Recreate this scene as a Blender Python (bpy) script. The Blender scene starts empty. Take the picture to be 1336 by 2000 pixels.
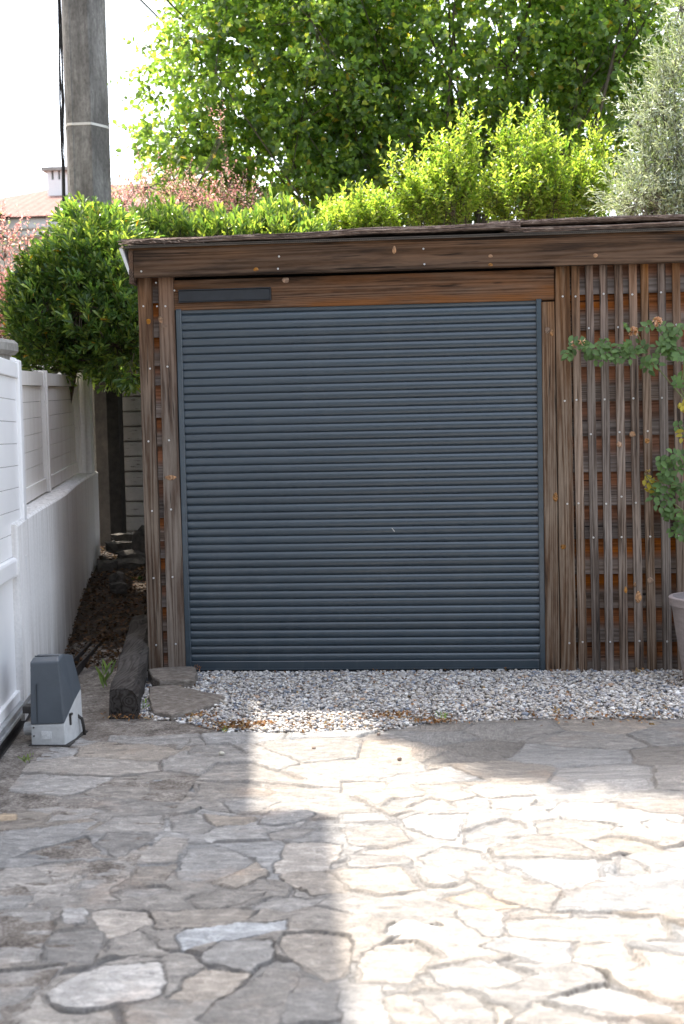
import bpy, math, random
import numpy as np
from mathutils import Vector, Matrix
random.seed(7); rng = np.random.default_rng(7)
S = bpy.context.scene; COL = S.collection

# ---------------------------------------------------------------- camera
F = 2700.0; CAM = np.array([.607, -8.042, 1.508]); YAW, PITCH, ROLL = -.088, -.0685, -.021
_cy, _sy, _cp, _sp = math.cos(YAW), math.sin(YAW), math.cos(PITCH), math.sin(PITCH)
FW = np.array([_sy*_cp, _cy*_cp, _sp]); _r0 = np.array([_cy, -_sy, 0]); _u0 = np.cross(_r0, FW)
RT = _r0*math.cos(ROLL)+_u0*math.sin(ROLL); UP = -_r0*math.sin(ROLL)+_u0*math.cos(ROLL)
def ray(x, y): return FW+RT*(x-668)/F-UP*(y-1000)/F
def aY(x, y, Y=0.):
    d = ray(x, y); return CAM+d*((Y-CAM[1])/d[1])
def aZ(x, y, Z=0.):
    d = ray(x, y); return CAM+d*((Z-CAM[2])/d[2])
cd = bpy.data.cameras.new('camera'); cam = bpy.data.objects.new('camera', cd); COL.objects.link(cam)
m = Matrix.Identity(4)
for i in range(3):
    m[i][0] = RT[i]; m[i][1] = UP[i]; m[i][2] = -FW[i]; m[i][3] = CAM[i]
cam.matrix_world = m
cd.sensor_fit = 'VERTICAL'; cd.sensor_height = 36; cd.sensor_width = 24; cd.lens = F/2000*36
cd.clip_start = .05; cd.clip_end = 2000
cd.dof.use_dof = True; cd.dof.focus_distance = 8.1; cd.dof.aperture_fstop = 3.5
S.camera = cam; S.render.engine = 'CYCLES'

# ---------------------------------------------------------------- light
SUN_EL = math.radians(61); HX, HY = -.66, .751     # horizontal direction towards the sun
S.world = bpy.data.worlds.new('World'); S.world.use_nodes = True
wn = S.world.node_tree; bg = wn.nodes['Background']; sk = wn.nodes.new('ShaderNodeTexSky')
sk.sky_type = 'NISHITA'; sk.sun_disc = False; sk.sun_elevation = SUN_EL; sk.sun_rotation = math.atan2(HX, HY)
sk.air_density = 1.0; sk.dust_density = 3.0; sk.ozone_density = .6
hs = wn.nodes.new('ShaderNodeHueSaturation'); hs.inputs['Saturation'].default_value = .55     # thin white cloud veil
wn.links.new(sk.outputs[0], hs.inputs['Color']); wn.links.new(hs.outputs[0], bg.inputs[0]); bg.inputs[1].default_value = .15
sl = bpy.data.lights.new('sun', 'SUN'); so = bpy.data.objects.new('sun', sl); COL.objects.link(so)
sl.energy = 2.6; sl.angle = math.radians(.6); sl.color = (1, .93, .83)
sv = Vector((HX*math.cos(SUN_EL), HY*math.cos(SUN_EL), math.sin(SUN_EL)))
so.rotation_euler = sv.to_track_quat('Z', 'Y').to_euler(); so.location = (-6, 8, 14)
S.view_settings.view_transform = 'Standard'; S.view_settings.look = 'None'
S.view_settings.exposure = 2.2; S.view_settings.gamma = 1; S.view_settings.use_curve_mapping = False
S.cycles.max_bounces = 8; S.cycles.transmission_bounces = 6; S.cycles.transparent_max_bounces = 8

# ---------------------------------------------------------------- node helper
def mat(name):
    M = bpy.data.materials.new(name); M.use_nodes = True
    return M, M.node_tree, M.node_tree.nodes['Principled BSDF']
class N:
    def __init__(s, nt): s.nt = nt
    def new(s, t, **k):
        n = s.nt.nodes.new(t)
        for a, v in k.items(): setattr(n, a, v)
        return n
    def put(s, i, v):
        if isinstance(v, bpy.types.NodeSocket): s.nt.links.new(v, i)
        elif isinstance(v, (tuple, list)) and len(v) == 3 and i.type == 'RGBA': i.default_value = (*v, 1)
        else: i.default_value = v
    def math(s, op, a, b=0., c=0., clamp=False):
        n = s.new('ShaderNodeMath', operation=op, use_clamp=clamp)
        s.put(n.inputs[0], a); s.put(n.inputs[1], b); s.put(n.inputs[2], c); return n.outputs[0]
    def mix(s, f, a, b, t='MIX'):
        n = s.new('ShaderNodeMix', data_type='RGBA', blend_type=t)
        s.put(n.inputs[0], f); s.put(n.inputs[6], a); s.put(n.inputs[7], b); return n.outputs[2]
    def noise(s, vec, scale, detail=4, rough=.6, dist=0.):
        n = s.new('ShaderNodeTexNoise'); s.put(n.inputs['Vector'], vec)
        for k, v in (('Scale', scale), ('Detail', detail), ('Roughness', rough), ('Distortion', dist)): n.inputs[k].default_value = v
        return n.outputs['Fac']
    def ramp(s, f, *st):
        n = s.new('ShaderNodeValToRGB'); e = n.color_ramp.elements
        while len(e) < len(st): e.new(.5)
        for q, (p, c) in zip(e, st):
            q.position = p; q.color = (*c, 1) if isinstance(c, tuple) else (c, c, c, 1)
        s.put(n.inputs[0], f); return n.outputs[0]
    def rng(s, v, a, b, c=0., d=1.):
        n = s.new('ShaderNodeMapRange'); s.put(n.inputs[0], v)
        for i, q in enumerate((a, b, c, d)): n.inputs[i+1].default_value = q
        return n.outputs[0]
    def co(s): return s.new('ShaderNodeTexCoord').outputs['Object']
    def geo(s): return s.new('ShaderNodeNewGeometry').outputs['Position']
    def scale(s, v, sc, add=None):
        n = s.new('ShaderNodeVectorMath', operation='MULTIPLY'); s.put(n.inputs[0], v); n.inputs[1].default_value = sc
        o = n.outputs[0]
        if add is not None:
            a = s.new('ShaderNodeVectorMath', operation='ADD'); s.put(a.inputs[0], o); s.put(a.inputs[1], add); o = a.outputs[0]
        return o
    def attr(s, n): return s.new('ShaderNodeAttribute', attribute_name=n)
    def bump(s, h, st=.5, d=.01):
        n = s.new('ShaderNodeBump'); n.inputs['Strength'].default_value = st; n.inputs['Distance'].default_value = d
        s.put(n.inputs['Height'], h); return n.outputs[0]
    def sep(s, v):
        n = s.new('ShaderNodeSeparateXYZ'); s.put(n.inputs[0], v); return n.outputs

def plain(name, c, rough=.6, metal=0., var=.15, sc=30, bump=.15):
    M, nt, P = mat(name); n = N(nt); v = n.geo()
    f = n.noise(v, sc, 5, .65); g = n.noise(v, sc*.13, 3)
    f = n.math('ADD', n.math('MULTIPLY', f, .6), n.math('MULTIPLY', g, .4))
    lo = tuple(x*(1-var*1.6) for x in c); hi = tuple(min(1, x*(1+var*1.2)) for x in c)
    n.put(P.inputs['Base Color'], n.ramp(f, (.3, lo), (.7, hi)))
    P.inputs['Roughness'].default_value = rough; P.inputs['Metallic'].default_value = metal
    if bump: n.put(P.inputs['Normal'], n.bump(f, bump, .004))
    return M

def wood(name, axis, top=(1.7, 2.4), fresh=None, tone=1., orange=(.30, .125, .04), grey=(.215, .165, .125), dark=(.035, .024, .018), mid=(.125, .08, .052), freshamt=1., stain=.5, ring=1.):
    """weathered board; grain along axis; rnd offsets each board; fresh = colour still orange"""
    M, nt, P = mat(name); n = N(nt)
    off = n.attr('rnd').outputs['Vector']
    ac = [1., 1., 1.]; ac['XYZ'.index(axis)] = .045
    base = n.scale(n.geo(), tuple(a for a in ac), off)
    fine = n.math('ADD', n.math('MULTIPLY', n.noise(base, 260, 4, .7), .45), n.math('MULTIPLY', n.noise(base, 85, 4, .65), .55))
    ac2 = [1., 1., 1.]; ac2['XYZ'.index(axis)] = .028
    v2 = n.scale(n.geo(), tuple(ac2), off)
    w = n.noise(v2, 6, 2, .45, .15)
    rings = n.math('SINE', n.math('MULTIPLY', w, 150.))
    rings = n.rng(rings, -1, 1)
    pat = n.noise(n.scale(n.geo(), tuple(.10+.9*a for a in ac), off), 10, 4, .6)
    f = n.math('ADD', n.math('MULTIPLY', fine, .55), n.math('MULTIPLY', rings, .13*ring))
    f = n.math('ADD', f, n.math('MULTIPLY', pat, .45)); f = n.math('SUBTRACT', f, .065*ring)
    weath = n.ramp(f, (.34, dark), (.44, mid), (.53, grey), (.66, tuple(min(1, x*1.6) for x in grey)))
    orc = n.ramp(f, (.33, tuple(x*(.2 if fresh != 'attr' else .42) for x in orange)), (.46, tuple(x*.62 for x in orange)), (.64, orange))
    z = n.sep(n.geo())[2]
    if fresh == 'attr': fr = n.rng(n.math('ADD', n.attr('v').outputs['Fac'], n.math('MULTIPLY', pat, .35)), .62, .92)
    elif fresh == 'all': fr = 1.
    else: fr = n.rng(z, top[0], top[1])
    fr = n.math('MULTIPLY', fr, n.rng(pat, .33, .62, .25 if fresh != 'attr' else .7, 1.))
    fr = n.math('MULTIPLY', fr, freshamt, clamp=True)
    c = n.mix(fr, weath, orc)
    st = n.noise(n.scale(n.geo(), tuple(.09+.91*a for a in ac), off), 6.3, 5, .65)
    st = n.math('MULTIPLY', n.rng(st, .52, .66), n.rng(z, 1.2, 2.3, .25, 1.))
    c = n.mix(n.math('MULTIPLY', st, stain), c, tuple(x*.7 for x in dark))
    crack = n.ramp(n.noise(base, 60, 3, .5), (.30, .25), (.36, 1.))
    c = n.mix(1., c, crack, 'MULTIPLY')
    hsv = n.new('ShaderNodeHueSaturation'); n.put(hsv.inputs['Color'], c)
    n.put(hsv.inputs['Value'], n.math('MULTIPLY', n.math('ADD', n.math('MULTIPLY', n.sep(off)[0], .055), .72), tone)); n.put(hsv.inputs['Saturation'], n.math('ADD', n.math('MULTIPLY', n.sep(off)[1], .035 if fresh == 'attr' else .06), .85 if fresh == 'attr' else .68))
    n.put(P.inputs['Base Color'], hsv.outputs[0]); P.inputs['Roughness'].default_value = .85
    P.inputs['Specular IOR Level'].default_value = .25
    n.put(P.inputs['Normal'], n.bump(n.math('MULTIPLY', f, crack), .55, .004))
    return M

def leafmat(name, trans=1.6, tf=.42, rough=.42, spec=.5, back=None, tint=(1.25, 1.2, .45)):
    M, nt, P = mat(name); n = N(nt); c = n.attr('col').outputs['Color']
    P.inputs['Roughness'].default_value = rough; P.inputs['Specular IOR Level'].default_value = spec
    cc = c
    if back:
        g = n.new('ShaderNodeNewGeometry'); cc = n.mix(g.outputs['Backfacing'], c, back)
    n.put(P.inputs['Base Color'], cc)
    t = n.new('ShaderNodeBsdfTranslucent')
    n.put(t.inputs[0], n.mix(1., c, tuple(trans*q for q in tint), 'MULTIPLY'))
    mx = n.new('ShaderNodeMixShader'); mx.inputs[0].default_value = tf
    nt.links.new(P.outputs[0], mx.inputs[1]); nt.links.new(t.outputs[0], mx.inputs[2])
    nt.links.new(mx.outputs[0], nt.nodes['Material Output'].inputs[0])
    return M

# ---------------------------------------------------------------- object helpers
def thing(name, label, cat, loc=(0, 0, 0), group=None):
    o = bpy.data.objects.new(name, None); COL.objects.link(o); o.location = [float(v) for v in loc]; o.empty_display_size = .1
    o['label'] = label; o['category'] = cat
    if group: o['group'] = group
    return o
def tag(o, label, cat, group=None):
    o['label'] = label; o['category'] = cat
    if group: o['group'] = group
    return o
def adopt(o, parent):
    if parent is None: return
    o.parent = parent
    if parent.type == 'EMPTY': o.matrix_parent_inverse = Matrix.Translation(-Vector(parent.location))
def structure(o, kind='structure'): o['kind'] = kind; return o
class MB:
    def __init__(s): s.v = []; s.f = []; s.r = []; s.a = []
    def add(s, vs, fs, rnd=None, a=None):
        b = len(s.v); s.v += [tuple(map(float, p)) for p in vs]; s.f += [tuple(i+b for i in q) for q in fs]
        rnd = rnd if rnd is not None else tuple(random.uniform(0, 9) for _ in range(3))
        s.r += [rnd]*len(vs); s.a += list(a) if a is not None else [0.]*len(vs)
    def box(s, x0, x1, y0, y1, z0, z1, rnd=None, a=None, bev=0.):
        if bev:
            # bevel on all vertical/horizontal front edges through an inset ring
            b = bev
            P = []
            for z, k in ((z0, b), (z0+b, 0), (z1-b, 0), (z1, b)):
                P += [(x0+b+k*0, y0+k, z), (x1-b, y0+k, z), (x1-k, y0+b, z), (x1-k, y1-b, z), (x1-b, y1-k, z), (x0+b, y1-k, z), (x0+k, y1-b, z), (x0+k, y0+b, z)]
            fs = [tuple(reversed(range(8))), tuple(range(24, 32))]
            for L in range(3):
                for i in range(8):
                    j = (i+1) % 8; fs.append((L*8+i, L*8+j, L*8+8+j, L*8+8+i))
            s.add(P, fs, rnd, a); return
        s.add([(x0, y0, z0), (x1, y0, z0), (x1, y1, z0), (x0, y1, z0), (x0, y0, z1), (x1, y0, z1), (x1, y1, z1), (x0, y1, z1)],
              [(3, 2, 1, 0), (4, 5, 6, 7), (0, 1, 5, 4), (1, 2, 6, 5), (2, 3, 7, 6), (3, 0, 4, 7)], rnd, a)
    def prism(s, poly, z0, z1):
        n = len(poly); P = [(p[0], p[1], z0) for p in poly]+[(p[0], p[1], z1) for p in poly]
        s.add(P, [tuple(reversed(range(n))), tuple(range(n, 2*n))]+[(i, (i+1) % n, n+(i+1) % n, n+i) for i in range(n)])
    def tube(s, pts, r, n=6, cap=True, rnd=None):
        pts = [Vector([float(c) for c in p]) for p in pts]; R = r if isinstance(r, (list, tuple)) else [r]*len(pts)
        P = []; prev = None
        for i, p in enumerate(pts):
            d = (pts[min(i+1, len(pts)-1)]-pts[max(i-1, 0)]).normalized()
            a = prev if prev is not None else (Vector((0, 0, 1)) if abs(d.z) < .9 else Vector((1, 0, 0)))
            u = d.cross(a).normalized(); v = u.cross(d).normalized(); prev = v
            P += [p+u*R[i]*math.cos(t)+v*R[i]*math.sin(t) for t in [2*math.pi*k/n for k in range(n)]]
        fs = [(i*n+k, i*n+(k+1) % n, (i+1)*n+(k+1) % n, (i+1)*n+k) for i in range(len(pts)-1) for k in range(n)]
        if cap: fs += [tuple(reversed(range(n))), tuple(range((len(pts)-1)*n, len(pts)*n))]
        s.add(P, fs, rnd)
    def extr(s, prof, p0, p1, w):
        """profile [(across, z)] swept from p0 to p1; across along w"""
        p0, p1, w = Vector(p0), Vector(p1), Vector(w); n = len(prof)
        P = [p0+w*a+Vector((0, 0, z)) for a, z in prof]+[p1+w*a+Vector((0, 0, z)) for a, z in prof]
        s.add(P, [tuple(reversed(range(n))), tuple(range(n, 2*n))]+[(i, (i+1) % n, n+(i+1) % n, n+i) for i in range(n)])
    def build(s, name, mt, parent=None, smooth=False, bevel=0., fixn=True):
        me = bpy.data.meshes.new(name); me.from_pydata(s.v, [], s.f); me.materials.append(mt)
        at = me.attributes.new('rnd', 'FLOAT_VECTOR', 'POINT'); at.data.foreach_set('vector', np.array(s.r, dtype=np.float32).ravel())
        at = me.attributes.new('v', 'FLOAT', 'POINT'); at.data.foreach_set('value', np.array(s.a, dtype=np.float32))
        if fixn:
            import bmesh
            bm = bmesh.new(); bm.from_mesh(me); bmesh.ops.recalc_face_normals(bm, faces=bm.faces); bm.to_mesh(me); bm.free()
        o = bpy.data.objects.new(name, me); COL.objects.link(o); adopt(o, parent)
        if smooth: me.shade_smooth()
        if bevel:
            b = o.modifiers.new('bevel', 'BEVEL'); b.width = bevel; b.segments = 2; b.limit_method = 'ANGLE'; b.angle_limit = math.radians(40)
        return o
def npmesh(name, V, Fc, mt, parent=None, col=None, smooth=True, k=4):
    me = bpy.data.meshes.new(name); nv, nf = len(V), len(Fc)
    me.vertices.add(nv); me.vertices.foreach_set('co', V.astype(np.float32).ravel())
    me.loops.add(nf*k); me.loops.foreach_set('vertex_index', Fc.astype(np.int32).ravel())
    me.polygons.add(nf); me.polygons.foreach_set('loop_start', np.arange(0, nf*k, k, dtype=np.int32))
    me.polygons.foreach_set('use_smooth', np.full(nf, smooth))
    if col is not None:
        a = me.attributes.new('col', 'FLOAT_COLOR', 'POINT'); a.data.foreach_set('color', np.c_[col, np.ones(nv)].astype(np.float32).ravel())
    me.update(); me.validate(); me.materials.append(mt)
    o = bpy.data.objects.new(name, me); COL.objects.link(o); adopt(o, parent); return o
def unit(v): return v/np.maximum(np.linalg.norm(v, axis=-1, keepdims=True), 1e-9)
# value noise for heightfields
_tab = rng.random((64, 64))
def vnoise(x, y, seed=0):
    x = x+seed*17.3; y = y+seed*5.7
    xi = np.floor(x).astype(int); yi = np.floor(y).astype(int); fx = x-xi; fy = y-yi
    fx = fx*fx*(3-2*fx); fy = fy*fy*(3-2*fy)
    g = lambda a, b: _tab[a % 64, b % 64]
    return (g(xi, yi)*(1-fx)+g(xi+1, yi)*fx)*(1-fy)+(g(xi, yi+1)*(1-fx)+g(xi+1, yi+1)*fx)*fy
def fbm(x, y, s=0, o=4):
    r = 0; a = .5
    for i in range(o): r = r+a*vnoise(x*2**i, y*2**i, s+i); a *= .5
    return r

# ---------------------------------------------------------------- ground
M_soil = plain('soil', (.055, .04, .028), .95, var=.5, sc=25, bump=.6)
b = MB(); b.add([(-300, -300, -.06), (300, -300, -.06), (300, 300, -.06), (-300, 300, -.06)], [(0, 1, 2, 3)])
structure(b.build('ground', M_soil))

def grid(name, x0, x1, y0, y1, st, hf, mt, colf=None, keep=None):
    xs = np.arange(x0, x1+st, st); ys = np.arange(y0, y1+st, st); X, Y = np.meshgrid(xs, ys); Z = hf(X, Y)
    col = colf(X, Y) if colf else None
    n, mm = X.shape; idx = np.arange(n*mm).reshape(n, mm)
    Fc = np.stack([idx[:-1, :-1], idx[:-1, 1:], idx[1:, 1:], idx[1:, :-1]], -1).reshape(-1, 4)
    if keep is not None:
        K = keep(X, Y).ravel(); Fc = Fc[K[Fc].all(1)]
        used = np.zeros(n*mm, bool); used[Fc.ravel()] = True; mp = np.cumsum(used)-1; Fc = mp[Fc]
        V = np.stack([X.ravel(), Y.ravel(), Z.ravel()], 1)[used]; col = col.reshape(-1, 3)[used] if col is not None else None
    else:
        V = np.stack([X.ravel(), Y.ravel(), Z.ravel()], 1); col = col.reshape(-1, 3) if col is not None else None
    return npmesh(name, V, Fc, mt, None, col)

# --- flagstones traced from the photograph's ground, the rest scattered
LP = [[(175,1090),(330,1010),(420,975),(600,965),(630,1000),(630,1085),(560,1110),(400,1135),(245,1148)],
[(690,1080),(720,1030),(790,985),(860,990),(990,1000),(900,1070),(840,1100),(740,1115),(640,1105)],
[(770,1195),(840,1130),(900,1080),(1060,985),(1180,990),(1160,1060),(1080,1190),(950,1230)],
[(1120,850),(1200,840),(1336,860),(1390,900),(1376,1000),(1280,1035),(1200,980),(1130,920),(1095,890)],
[(-60,760),(150,755),(195,765),(200,830),(150,950),(-60,975)],[(240,760),(335,755),(340,780),(320,815),(235,820)],
[(200,850),(300,830),(415,830),(410,900),(370,970),(170,965)],[(440,860),(560,835),(640,925),(600,945),(430,925)],
[(360,770),(440,750),(580,755),(600,800),(500,850),(420,870),(370,815)],[(600,765),(800,750),(1000,755),(940,805),(780,820),(625,828)],
[(690,860),(720,830),(940,810),(1120,800),(1125,835),(980,860),(830,880),(700,915)],[(790,940),(870,880),(1060,870),(1070,950),(980,1000),(850,965),(780,965)],
[(740,715),(870,670),(1040,680),(960,730),(860,748),(800,745)],[(980,740),(1060,700),(1270,705),(1180,745),(1120,770),(1000,750)],
[(840,640),(1000,565),(1050,610),(980,655),(920,665)],[(695,620),(720,510),(860,500),(1000,545),(960,590),(860,625),(710,632)],
[(505,610),(550,575),(685,565),(670,605),(630,640),(520,653)],[(480,560),(485,530),(600,500),(640,465),(720,475),(715,510),(685,558),(600,564)],
[(370,490),(410,460),(595,457),(595,480),(540,508),(490,522),(472,560),(380,510)],[(240,490),(320,470),(380,543),(200,556),(50,552),(130,520)],
[(140,580),(330,560),(280,620),(210,640)],[(290,665),(395,555),(480,590),(455,620),(350,660)],[(110,745),(150,710),(300,680),(430,675),(450,725),(300,740)],
[(-60,692),(118,685),(88,745),(-60,752)],[(455,690),(510,665),(640,650),(650,680),(580,710),(470,695)],[(1070,600),(1120,500),(1190,490),(1320,500),(1300,560),(1290,592),(1200,602)],
[(1090,612),(1300,604),(1336,640),(1370,680),(1220,692),(1160,665)],[(1020,420),(1050,370),(1110,355),(1240,375),(1200,400),(1080,425)],[(1040,450),(1150,430),(1230,437),(1150,470),(1060,475)],
[(770,245),(850,185),(990,180),(1180,245)],[(330,462),(430,395),(632,383),(632,446),(595,452)],[(660,385),(780,375),(830,425),(800,450),(670,450)],[(795,378),(900,385),(1000,390),(1005,403),(950,422),(845,420)],
[(875,330),(980,318),(1100,327),(1000,368),(940,378),(900,368)],[(650,355),(760,320),(862,325),(872,338),(760,362)],[(560,90),(745,80),(700,130)],[(740,150),(760,105),(900,105),(965,145),(850,160)],
[(530,265),(600,245),(745,252),(758,283),(600,280)],[(772,290),(785,258),(1010,258),(1080,290),(1000,308),(780,306)],[(210,380),(110,360),(280,345),(415,370),(350,392),(180,412)],
[(-60,450),(170,432),(365,408),(308,462),(100,478),(-60,480)],[(570,325),(640,290),(760,308),(700,322)],[(-60,1000),(130,985),(265,975),(180,1050),(60,1120),(-60,1125)],[(-30,375),(65,378),(55,400),(-30,405)]]
RP = [[(10,530),(240,545),(285,578),(30,580)],[(-60,600),(0,590),(240,588),(312,665),(150,695),(30,670)],[(300,610),(325,578),(480,640),(400,660),(330,650)],[(290,545),(390,500),(540,520),(600,575),(400,575)],
[(225,400),(300,380),(475,385),(470,430),(430,475),(350,465),(250,430)],[(480,450),(640,395),(720,420),(720,440),(600,480),(490,490)],[(580,510),(760,465),(900,485),(950,515),(1030,545),(600,545)],
[(760,410),(900,400),(1060,420),(1050,450),(780,460)],[(610,557),(990,552),(1005,620),(950,660),(870,670),(760,630)],[(1055,555),(1095,535),(1190,590),(1190,612),(1070,615)],
[(470,595),(600,585),(850,670),(815,755),(700,735),(600,690)],[(400,700),(520,670),(570,685),(690,738),(560,742)],[(440,752),(590,750),(640,775),(610,830),(600,858),(550,855),(480,810)],
[(165,850),(190,820),(250,795),(385,815),(300,845),(180,858)],[(60,1040),(100,930),(160,890),(270,885),(380,940),(330,985),(250,1040),(160,1035)],[(345,995),(540,945),(740,1000),(610,1050),(380,1045)],
[(540,900),(620,860),(880,880),(900,950),(860,960),(760,950)],[(920,900),(1100,870),(1170,960),(1130,990),(1000,970),(895,950)],[(230,1080),(440,1065),(530,1090),(600,1180),(590,1230),(420,1220),(340,1130)],
[(-10,1070),(150,1060),(200,1230),(0,1230)],[(830,1090),(1030,1035),(1280,1120),(1310,1150),(1150,1160),(980,1130)],[(650,1230),(760,1110),(1000,1170),(1100,1230)],[(620,785),(900,778),(1250,782),(1300,860),(900,868),(640,850)],
[(870,680),(960,645),(1370,640),(1370,750),(1000,758),(840,755)],[(0,252),(170,250),(165,290),(60,303),(0,298)],[(150,240),(430,195),(560,250),(290,258)],[(60,170),(90,90),(240,85),(400,130),(300,175),(180,200)],
[(570,330),(760,322),(680,370),(600,365)],[(800,370),(850,325),(1070,330),(1070,380),(900,390)],[(255,355),(350,325),(435,335),(430,360),(330,378)],[(165,350),(200,320),(330,310),(238,353)],
[(480,275),(700,268),(755,308),(570,320)],[(970,480),(1100,470),(1290,520),(1200,530),(1080,520)],[(1170,410),(1260,400),(1370,430),(1370,460),(1200,440)],[(285,265),(460,264),(490,300),(345,300)],
[(0,377),(150,372),(180,400),(0,413)],[(0,435),(200,415),(265,478),(170,505),(30,500)]]
POLY = [np.array([aZ(x/2, 1400+y/2)[:2] for x, y in p]) for p in LP]+[np.array([aZ(668+x/2, 1400+y/2)[:2] for x, y in p]) for p in RP]
def sdf(P, X, Y):
    d = np.full(X.shape, 1e9); ins = np.zeros(X.shape, bool); n = len(P)
    for i in range(n):
        a, c = P[i], P[(i+1) % n]; e = c-a; wx = X-a[0]; wy = Y-a[1]
        t = np.clip((wx*e[0]+wy*e[1])/(e@e+1e-12), 0, 1); d = np.minimum(d, (wx-e[0]*t)**2+(wy-e[1]*t)**2)
        ins ^= ((a[1] > Y) != (c[1] > Y)) & (X < (c[0]-a[0])*(Y-a[1])/(c[1]-a[1]+1e-12)+a[0])
    return np.where(ins, np.sqrt(d), -np.sqrt(d))
PX0, PX1, PY0, PY1, ST = -1.45, 2.3, -5.3, -1.12, .0065
xs = np.arange(PX0, PX1, ST); ys = np.arange(PY0, PY1, ST); GX, GY = np.meshgrid(xs, ys)
wx = GX+.032*(fbm(GX*4, GY*4, 3)-.47)+.03*(fbm(GX*16, GY*16, 5)-.47)
wy = GY+.032*(fbm(GX*4, GY*4, 9)-.47)+.03*(fbm(GX*16, GY*16, 11)-.47)
best = np.full(GX.shape, -1e9); sid = np.full(GX.shape, -1)
for i, P in enumerate(POLY):
    x0, y0 = P.min(0)-.15; x1, y1 = P.max(0)+.15
    i0, i1 = np.searchsorted(ys, [y0, y1]); j0, j1 = np.searchsorted(xs, [x0, x1])
    if i1 <= i0 or j1 <= j0: continue
    sl_ = (slice(i0, i1), slice(j0, j1)); d = sdf(P, wx[sl_], wy[sl_])
    bt = d > best[sl_]; best[sl_] = np.where(bt, d, best[sl_]); sid[sl_] = np.where(bt, i, sid[sl_])
# scattered seeds for the untraced ground
seeds = []
tries = 0
while tries < 6000:
    tries += 1; p = np.array([rng.uniform(PX0-.2, PX1+.2), rng.uniform(PY0-.2, PY1+.2)])
    if max((sdf(P, np.array([p[0]]), np.array([p[1]]))[0] for P in POLY)) > -.045: continue
    if all(((p[0]-q[0])/1.25)**2+(p[1]-q[1])**2 > (.20 if p[1] < -2.7 else .29)**2 for q in seeds): seeds.append(p)
sd = np.array(seeds); d1 = np.full(GX.shape, 1e9); d2 = d1.copy(); s1 = np.zeros(GX.shape, int)
for k, p in enumerate(sd):
    d = np.sqrt(((wx-p[0])/1.25)**2+(wy-p[1])**2); c = d < d1
    d2 = np.where(c, d1, np.minimum(d2, d)); d1 = np.where(c, d, d1); s1 = np.where(c, k, s1)
vor = np.minimum((d2-d1)*.5-.003-.003*(GY < -2.9), -best-.006)       # keep a joint around traced stones
usev = vor > best
edge = np.where(usev, vor, best+.007); sid = np.where(usev, s1+len(POLY), sid)
NS = len(POLY)+len(sd)
lum = rng.normal(1, .12, NS).clip(.74, 1.3); warm = rng.normal(0, .5, NS); tx = rng.normal(0, .012, NS); ty = rng.normal(0, .012, NS)
lum[0] = 1.75; warm[0] = -.3; lum[10] = 1.45; warm[10] = -1.4; lum[1] = 1.2; warm[1] = .9; lum[14] = 1.15; warm[14] = .9; lum[43] = 1.35; warm[43] = 3.2; warm[2] = .1
lum[3] = 1.1; warm[3] = .7; lum[19] = .72; lum[len(LP)+13] = 1.5; warm[len(LP)+11] = 1.5
tight = np.clip((fbm(GX*1.9, GY*1.9, 91, 2)-.38)*9, 0, 1)*(1-np.clip((GY+2.6)*4, 0, 1)); inn = np.clip((edge+.002+.006*tight)/(.004+.010*np.clip(fbm(GX*2.3, GY*2.3, 77, 3)-.45, 0, 1)), 0, 1); inn = inn*inn*(3-2*inn)
cx_ = np.array([0]*NS, float)
lay = fbm(GX*9+sid*3.1, GY*26+sid*1.7, 2, 5); lay2 = np.abs(fbm(GX*3+sid*2.1, GY*11+sid*.7, 6, 4)-.47)
Z = -.0075+inn*(.0075+(lay-.47)*.016+tx[sid]*np.sin(GX*3+sid)*.25+ty[sid]*.3)-.003*(fbm(GX*40, GY*40, 8)-.47)*(1-inn)*4
Z = Z-inn*.004*(lay2 < .012)
Z += .010*np.clip((fbm(GX*1.3, GY*1.3, 21, 2)-.4), -1, 1)*1.2
base = np.stack([.304+.020*warm[sid], .280+0*warm[sid], .252-.020*warm[sid]], -1)*lum[sid][..., None]
rim = np.clip(1-np.abs(edge-.007)/.007, 0, 1)*(fbm(GX*9, GY*9, 31, 3) > .50)
base = base*(1+.45*rim[..., None]*(lum[sid][..., None] < 1.3))
mort = np.stack([(.190+.065*np.clip((GY+3.6)/1.4, 0, 1)+.03*np.clip(GX*2, 0, 1)+.10*(fbm(GX*2.3, GY*2.3, 4)-.47))]*3, -1)*np.array([1., .94, .88])
dk = (1-.36*np.clip((GX-.35)/.5, 0, 1)*np.clip((GY+2.35)/.5, 0, 1))[..., None]; base = base*dk; mort = mort*dk  # stones and mortar darkened at far right, the shade there put into the colour
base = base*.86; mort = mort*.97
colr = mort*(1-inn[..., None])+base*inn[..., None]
gap = (fbm(GX*6, GY*6, 14, 3) > .66)*(inn < .25)
colr = np.where(gap[..., None], colr*.45, colr); Z = Z-gap*.008
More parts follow.
